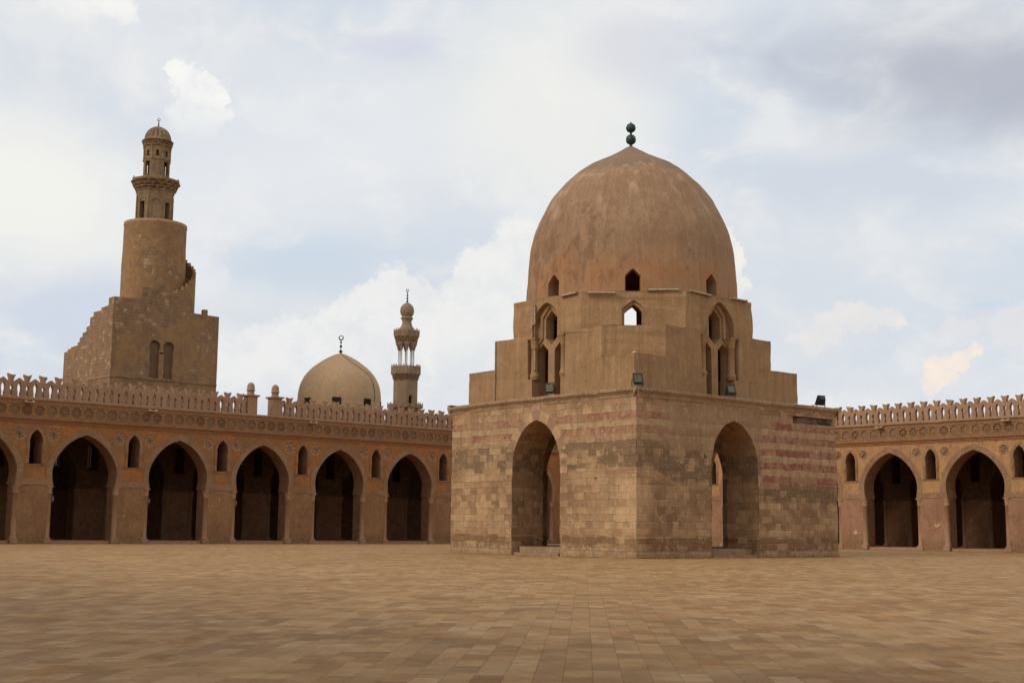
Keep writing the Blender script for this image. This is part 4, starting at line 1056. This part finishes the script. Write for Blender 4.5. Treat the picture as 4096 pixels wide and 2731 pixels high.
# solid terraces behind the parapets
box(mb, X0+.45, X1, YF+.5, 125.36-MY, 0, 17.9); box(mb, X0+.45, X1-.01, YF+.5, 121.8-MY, 17.9, 18.6); box(mb, X0+.45, X1-.01, YF+.5, 119.9-MY, 18.6, 19.9)
box(mb, X0+.45, X1-.002, YF+.5, YF+2.4, 17.9, 21.2)
mb.add([(X1, YF, 0), (X1, 125.36-MY, 0), (X1, 125.36-MY, 21.7), (X1, YF, 21.74)], [(0,1,2,3)])
box(mb, X0+.45, X1-.05, YF+.45, YF+5.2, 21.2, 21.55)
box(mb, 64.0-MX, 64.45-MX, YF+.05, YF+.5, 21.6, 22.3)
mb.build('square_base', ['minaret', 'infill_shaded_col'], sm)
mb = MB(); sweep(mb, [(0,14.86),(-.1,14.9),(-.1,14.98),(0,15.02)], X0, X1, .8, .01, T=lambda x, y, z: (x, YF+y, z)); sweep(mb, [(0,14.8),(-.06,14.85),(-.06,14.92),(0,14.97)], YF, 125-MY, .8, .01, T=lambda x, y, z: (X0+y, x, z))
box(mb, 58.3-MX, 61.2-MX, YF-.14, YF, 14.88, 15.1)
mb.build('string_course', 'mstone', sm)
mb = MB(); lathe(mb, [(.2,15.1),(.2,15.3),(.14,15.36),(.13,17.2),(.19,17.3),(.24,17.5)], 12, (59.7-MX, YF+.2)); box(mb, 59.45-MX, 59.95-MX, YF, YF+.45, 17.5, 17.6)
mb.build('window_column', 'mstone', sm)
# outer stair wall ring: starts tangent to the front, climbs anticlockwise
mb = MB(); nA = 30; a_start, a_end = R_(-90), R_(40)
def ring_seg(mb, a0, a1, z0, zt, ro, ri_, mi=0):
    P_ = [(ro*math.cos(a0), ro*math.sin(a0)), (ro*math.cos(a1), ro*math.sin(a1)), (ri_*math.cos(a1), ri_*math.sin(a1)), (ri_*math.cos(a0), ri_*math.sin(a0))]
    mb.add([(x, y, z) for z in (z0, zt) for x, y in P_], [(0,1,5,4),(1,2,6,5),(2,3,7,6),(3,0,4,7),(4,5,6,7)], mi)
steps = 15
for k in range(steps):
    a0 = R_(-82+k*9.2); a1 = R_(-82+(k+1)*9.2)
    zt = 23.95+k*.405 if k < 14 else 29.0
    for h_ in range(2):
        b0 = a0+(a1-a0)*h_/2; b1 = a0+(a1-a0)*(h_+1)/2
        ring_seg(mb, b0, b1, 20.5, zt, RO, RO-.3)
ring_seg(mb, R_(-98), R_(-82), 20.5, 23.7, RO, RO-.3)
for k in range(16):     # stair treads between drum and outer wall
    a0 = R_(-90+k*9.2); ring_seg(mb, a0, a0+R_(9.3), 20.5, 22.4+k*.38, RO-.29, RI-.02)
mb.build('stair_wall', 'minaret', sm)
mb = MB(); lathe(mb, [(3.1,18),(3.09,24),(3.07,26.5),(3.04,28.5),(3.02,30.45),(3.06,30.6),(3.03,30.88),(2.75,30.9),(2.7,30.6),(.01,30.6)], 72, cap=False)
mb.v = [(x+.02*math.sin(z*1.3+y), y, z) for x, y, z in mb.v]
mb.build('round_drum', 'minaret', sm)
# octagonal storeys: one face looks at the courtyard camera
CAMDIR = math.atan2(-MY, -MX)
def polyface(mb, cx, cy, ap, n, k, rot, contour, holes, rev):   # ap: apothem
    a = rot+2*math.pi*k/n; nx, ny = math.cos(a), math.sin(a); tx, ty = -ny, nx
    panel(mb, lambda x, d, z: (cx+nx*(ap-d)+tx*x, cy+ny*(ap-d)+ty*x, z), contour, holes, 0., rev=rev)
OFF = (-.2*Rt.x, -.2*Rt.y); R8 = 1/math.cos(math.pi/8)
rot = CAMDIR+R_(1)
low = MB(); ap = 1.72; w = ap*math.tan(math.pi/8)
for k in range(8):
    cont = [(-w,30.6),(w,30.6),(w,33.7),(-w,33.7)]
    if k in (1, 3, 5, 7): hol = [[(-.31,30.65),(.31,30.65),(.31,32.95),(-.31,32.95)]]; rv = .5
    else: hol = [[(-.36,30.65),(.36,30.65),(.36,33.05),(.15,33.12),(.0,33.35),(-.15,33.12),(-.36,33.05)]]; rv = .07
    polyface(low, OFF[0], OFF[1], ap, 8, k, rot, cont, hol, rv)
    if k % 2 == 0: polyface(low, OFF[0], OFF[1], ap-.07, 8, k, rot, [(-.4,30.6),(.4,30.6),(.4,33.4),(-.4,33.4)], [], .01)
    else:
        polyface(low, OFF[0], OFF[1], ap+.04, 8, k, rot, [(-.42,33.0),(-.3,33.0),(-.22,33.14),(0,33.3),(.22,33.14),(.3,33.0),(.42,33.0),(.34,33.2),(0,33.48),(-.34,33.2)], [], .01)
lathe(low, [(1.2,30.6),(1.2,33.6)], 12, OFF, cap=False)
lathe(low, [(.85,33.6),(.85,38.7)], 12, OFF, cap=False)
for k in range(8):
    a = rot+math.pi/8+k*math.pi/4; rr = 1.72*R8
    lathe(low, [(.1,30.6),(.1,33.6)], 6, (OFF[0]+rr*math.cos(a), OFF[1]+rr*math.sin(a)))
low.build('lower_storey', 'mstone', sm)
mb = MB()
def scal(cnt, amp, ph=0): return lambda j, i, a: 1-amp*abs(math.sin(cnt*a/2+ph))
R8 = 1/math.cos(math.pi/8)
lathe(mb, [(1.86,33.65),(1.9,33.8),(1.93,34.05),(2.02,34.1),(2.02,34.2)], 8, OFF, rot+math.pi/8, smooth=False)
for z0_, z1_, ra_, rb_, cnt, ph in ((34.2,34.5,1.86,2.08,16,0), (34.5,34.85,2.0,2.25,16,1.57), (34.85,35.15,2.18,2.42,16,0)):
    lathe(mb, [(ra_,z0_),((ra_*.4+rb_*.6),z0_+.2*(z1_-z0_)),(rb_,z1_-.06),(rb_,z1_)], 96, OFF, 0, smooth=False, mod=lambda j, i, a, cnt=cnt, ph=ph: (1-.17*abs(math.sin(cnt*a/2+ph))*(1 if j < 2 else .22)))
lathe(mb, [(2.42,35.15),(2.45,35.2),(2.45,35.32),(2.3,35.36),(1.5,35.4)], 8, OFF, rot+math.pi/8, smooth=False)
for k in range(8):
    a = rot+math.pi/8+k*math.pi/4; tube(mb, (OFF[0]+2.3*math.cos(a), OFF[1]+2.3*math.sin(a), 35.3), (OFF[0]+2.3*math.cos(a), OFF[1]+2.3*math.sin(a), 35.5), .05, 6)
mb.build('balcony', 'mstone', sm)
up = MB(); ap = 1.27; w = ap*math.tan(math.pi/8)
for k in range(8):
    hol = [[(-.17,37.66),(.17,37.66),(.15,37.9),(.08,37.98),(.16,38.05),(.14,38.18),(0,38.3),(-.14,38.18),(-.16,38.05),(-.08,37.98),(-.15,37.9)]]
    if k % 2: hol.append([(-.3,35.5),(.3,35.5),(.3,37.15),(-.3,37.15)])
    polyface(up, OFF[0], OFF[1], ap, 8, k, rot, [(-w,35.35),(w,35.35),(w,38.8),(-w,38.8)], hol, .3)
    a = rot+math.pi/8+k*math.pi/4; rr = ap*R8
    lathe(up, [(.1,37.35),(.1,37.5),(.08,37.52),(.075,38.6),(.14,38.7),(.14,38.8)], 6, (OFF[0]+rr*math.cos(a), OFF[1]+rr*math.sin(a)))
lathe(up, [(1.38,37.3),(1.43,37.34),(1.43,37.42),(1.38,37.46)], 8, OFF, rot+math.pi/8, smooth=False, cap=False)
up.build('upper_storey', 'mstone', sm)
mb = MB()
lathe(mb, [(1.36,38.75),(1.42,38.82),(1.44,38.95)], 32, OFF)
for z0_, z1_, ra_, rb_, ph in ((38.95,39.15,1.42,1.52,0), (39.15,39.38,1.48,1.6,1.57)):
    lathe(mb, [(ra_,z0_),(rb_,z1_-.05),(rb_,z1_)], 80, OFF, 0, smooth=False, mod=lambda j, i, a, ph=ph: 1-.18*abs(math.sin(8*a+ph))*(1 if j < 1 else .35))
mb.build('crown_cornice', 'mstone', sm)
mb = MB()
lathe(mb, [(1.42,39.36),(1.32,39.5),(1.31,39.75),(1.24,40.05),(1.08,40.38),(.84,40.64),(.55,40.82),(.25,40.93),(.06,41.0)], 96, OFF, rot, mod=lambda j, i, a: 1-.0 if j < 2 else 1-.17*(1-abs(math.sin(9*(a-rot)))))
cap_ = mb.build('ribbed_dome', 'mstone', sm)
def finial(parent, x, y, z0, z1, balls, ring_r, name='finial'):
    mb = MB(); H_ = z1-z0; pr = [(.05, z0-.05)]; zr = z1-2*ring_r
    for (t, r) in balls:
        z_ = z0+(zr-z0)*t; pr += [(.045, z_-r*.95), (r*.8, z_-r*.5), (r, z_), (r*.7, z_+r*.5), (.045, z_+r*.95)]
    pr += [(.03, zr)]
    lathe(mb, pr, 12, (x, y))
    nn = 20; tx, ty = Rt.x, Rt.y; vs = []
    for i in range(nn):
        t = 2*math.pi*i/nn; th = ring_r*(.14+.12*abs(math.sin((t+math.pi/2)/2+math.pi/2)))
        for j in range(6):
            s_ = 2*math.pi*j/6; rr = ring_r*.86+th*math.cos(s_); dd = th*math.sin(s_)
            px = rr*math.cos(t); vs.append((x+px*tx-dd*ty, y+px*ty+dd*tx, zr+ring_r+rr*math.sin(t)))
    mb.add(vs, [(i*6+j, ((i+1) % nn)*6+j, ((i+1) % nn)*6+(j+1) % 6, i*6+(j+1) % 6) for i in range(nn) for j in range(6)])
    return mb.build(name, 'bronze', parent)
finial(cap_, OFF[0], OFF[1], 40.95, 41.85, [(.25,.09),(.55,.08),(.85,.05)], .15)

# ------------------------------------------------------------------ far dome and far minaret
fx_, fy_ = 80.3-.12*Rt.x, 114.68-.12*Rt.y
fd = empty('far_mosque_dome', 'pale tan plastered dome with a crescent finial seen above the left arcade battlements', 'dome', (fx_, fy_, 0))
mb = MB(); lathe(mb, [(4.36,9.0),(4.34,14.15)], 64, cap=False)
mb.build('drum', 'dome2', fd)
mb = MB()
DPR = catmull([(4.34,14.15),(4.36,14.8),(4.28,15.5),(4.1,16.2),(3.63,17.1),(2.93,17.87),(2.35,18.32),(1.75,18.74),(1.1,19.1),(.6,19.33),(.2,19.46),(.02,19.5)], 4)
lathe(mb, DPR, 80)
d2 = mb.build('dome_shell', 'dome2', fd)
# lightning cable down the dome
mb = MB(); ca = CAMDIR+R_(48)
for (r0, z0_), (r1, z1_) in zip(DPR, DPR[1:]):
    f0_ = R_(48)*min(1, (19.5-z0_)/2.6); f1_ = R_(48)*min(1, (19.5-z1_)/2.6)
    tube(mb, ((r0+.02)*math.cos(CAMDIR+f0_), (r0+.02)*math.sin(CAMDIR+f0_), z0_), ((r1+.02)*math.cos(CAMDIR+f1_), (r1+.02)*math.sin(CAMDIR+f1_), z1_), .03, 5)
mb.build('cable', 'bronze', fd)
src_ = None
for k in range(8):
    a = CAMDIR+R_(-11.7)+k*R_(45)-R_(0)
    mb = MB() if src_ is None else None
    if mb:
        box(mb, -.07, .03, -.46, .46, -.7, .02); src_ = mb.build('drum_window', 'darkwood', fd, (4.36*math.cos(a), 4.36*math.sin(a), 14.42), (0, 0, a))
    else: dup(src_, fd, (4.36*math.cos(a), 4.36*math.sin(a), 14.42), (0, 0, a))
finial(d2, 0, 0, 19.45, 21.42, [(.17,.2),(.55,.16),(.85,.12)], .26)

nx_, ny_ = 92.01-.14*Rt.x, 118.46-.14*Rt.y
fm = empty('far_minaret', 'slender stone minaret with balconies, white columns and bulb top, right of the far dome', 'minaret', (nx_, ny_, 0))
CD2 = math.atan2(-ny_, -nx_); rot2 = CD2+R_(-18)
mb = MB(); ap = 1.27; w = ap*math.tan(math.pi/8)
for k in range(8):
    hol = [[(-.2,15.2),(.2,15.2)]+[(.2*math.cos(t), 15.85+.22*math.sin(t)) for t in [R_(q) for q in (0,30,60,90,120,150,180)]]] if k == 1 else []
    polyface(mb, 0, 0, ap, 8, k, rot2, [(-w,9),(w,9),(w,17.85),(-w,17.85)], hol, .5)
mb.build('octagonal_shaft', 'mstone2', fm)
def parapet(mb, ap_, z0_, z1_, n=8, knobs=3, rot_=rot2, th=.1):
    w_ = ap_*math.tan(math.pi/n)
    for k in range(n):
        hs = []
        for q in (-.5, .5):
            c_ = w_*q; hs.append([(c_+.16*math.cos(t)*1., (z0_+z1_)/2+.16*math.sin(t)) for t in [2*math.pi*i/8 for i in range(8)]])
        a = rot_+2*math.pi*k/n; nx, ny = math.cos(a), math.sin(a); tx, ty = -ny, nx
        T = lambda x, d, z: (nx*(ap_-d)+tx*x, ny*(ap_-d)+ty*x, z)
        panel(mb, T, [(-w_,z0_),(w_,z0_),(w_,z1_),(-w_,z1_)], hs, 0., thick=th)
        for q in hs:
            cx_ = sum(p_[0] for p_ in q)/8; cz_ = sum(p_[1] for p_ in q)/8
            box(mb, cx_-.17, cx_+.17, .03, .07, cz_-.03, cz_+.03, T=T); box(mb, cx_-.03, cx_+.03, .031, .069, cz_-.17, cz_+.17, T=T)
        for q in range(knobs):
            f = -1+2*q/(knobs-1) if knobs > 1 else 0
            if q == knobs-1: continue
            x_, y_, _ = T(w_*f, th/2, 0)
            lathe(mb, [(.07,z0_),(.07,z1_+.03),(.045,z1_+.07),(.07,z1_+.13),(.05,z1_+.2),(.005,z1_+.24)], 6, (x_, y_))
def muq(mb, z0_, z1_, ra_, rb_, tiers, cnt, n=96, rt=0.):
    for t in range(tiers):
        a_, b_ = ra_+(rb_-ra_)*t/tiers, ra_+(rb_-ra_)*(t+1)/tiers; za, zb = z0_+(z1_-z0_)*t/tiers, z0_+(z1_-z0_)*(t+1)/tiers
        lathe(mb, [(a_,za),(b_,zb-.05),(b_+.02,zb)], n, (0,0), rt, smooth=False, mod=lambda j, i, a, t=t: 1-.2*abs(math.sin(cnt*(a-rt)/2+t*1.57))*(1 if j < 1 else .25))
mb = MB(); muq(mb, 14.2, 14.75, 1.4, 1.9, 2, 24); parapet(mb, 1.86, 14.7, 15.12); lathe(mb, [(1.35,14.2),(1.35,9)], 8, (0,0), rot2+math.pi/8, smooth=False); mb.build('balcony', 'mstone2', fm)
mb = MB(); muq(mb, 17.75, 18.5, 1.38, 1.62, 3, 28)
lathe(mb, [(1.66,18.5),(1.7,18.6),(1.7,18.85),(.01,18.86)], 8, (0,0), rot2+math.pi/8, smooth=False); parapet(mb, 1.55, 18.84, 19.42, knobs=4); mb.build('balcony', 'mstone2', fm)
colr = MB(); lathe(colr, [(.13,18.9),(.13,19.1),(.085,19.15),(.08,21.25),(.12,21.35)], 10)
cfirst = None
for k in range(8):
    a = rot2+math.pi/8+k*math.pi/4; q = (.84*math.cos(a), .84*math.sin(a), 0)
    if cfirst is None: cfirst = colr.build('column', 'marble', fm, q)
    else: dup(cfirst, fm, q)
mb = MB()
for k in range(8):
    a = rot2+math.pi/8+k*math.pi/4
    lathe(mb, [(.13,21.3),(.16,21.45),(.17,21.6),(.24,21.65),(.25,21.85),(.34,21.9),(.36,22.2),(.45,22.3)], 10, (.86*math.cos(a), .86*math.sin(a)), smooth=False)
muq(mb, 21.95, 22.85, 1.08, 1.42, 3, 16)
lathe(mb, [(1.42,22.85),(1.45,22.9),(1.45,23.0),(.01,23.02)], 8, (0,0), rot2+math.pi/8, smooth=False)
parapet(mb, 1.36, 22.98, 23.55, knobs=3)
for k in range(8):
    a0 = rot2+math.pi/8+k*math.pi/4; a1 = a0+math.pi/4
    tube(mb, (.84*math.cos(a0), .84*math.sin(a0), 21.55), (.84*math.cos(a1), .84*math.sin(a1), 21.55), .012, 5)
mb.build('balcony', 'mstone2', fm)
mb = MB(); lathe(mb, [(.95,23.0),(.9,23.75),(.72,23.98),(.6,24.2),(.53,24.5),(.55,24.75),(.68,24.95),(.74,25.02),(.62,25.1),(.58,25.2)], 32)
mb.build('waisted_neck', 'mstone2', fm)
mb = MB(); lathe(mb, [(.56,25.2),(.7,25.42),(.79,25.7),(.8,25.95),(.73,26.25),(.58,26.5),(.36,26.7),(.14,26.83),(.03,26.87)], 48, mod=lambda j, i, a: 1+.03*math.cos(12*a)*(1 if j > 3 else .4))
bu = mb.build('bulb', 'mstone2', fm)
finial(bu, 0, 0, 26.83, 28.45, [(.12,.14),(.38,.13),(.62,.11),(.85,.08)], .16)

# ------------------------------------------------------------------ litter on the paving
mb = MB(); rn = random.Random(2)
pts = [(rn.uniform(-.14,.14), rn.uniform(-.1,.1), rn.uniform(.01,.09)) for _ in range(9)]
for i in range(7): mb.add([pts[i], pts[i+1], pts[(i+2) % 9]], [(0,1,2)])
box(mb, -.08,.08,-.05,.06,.001,.05)
o = mb.build('litter', 'litter', None, (43.4*.9, 73.9*.9, .0)); o['label'] = 'tiny bluish white scrap of litter on the paving before the left arcade'; o['category'] = 'litter'
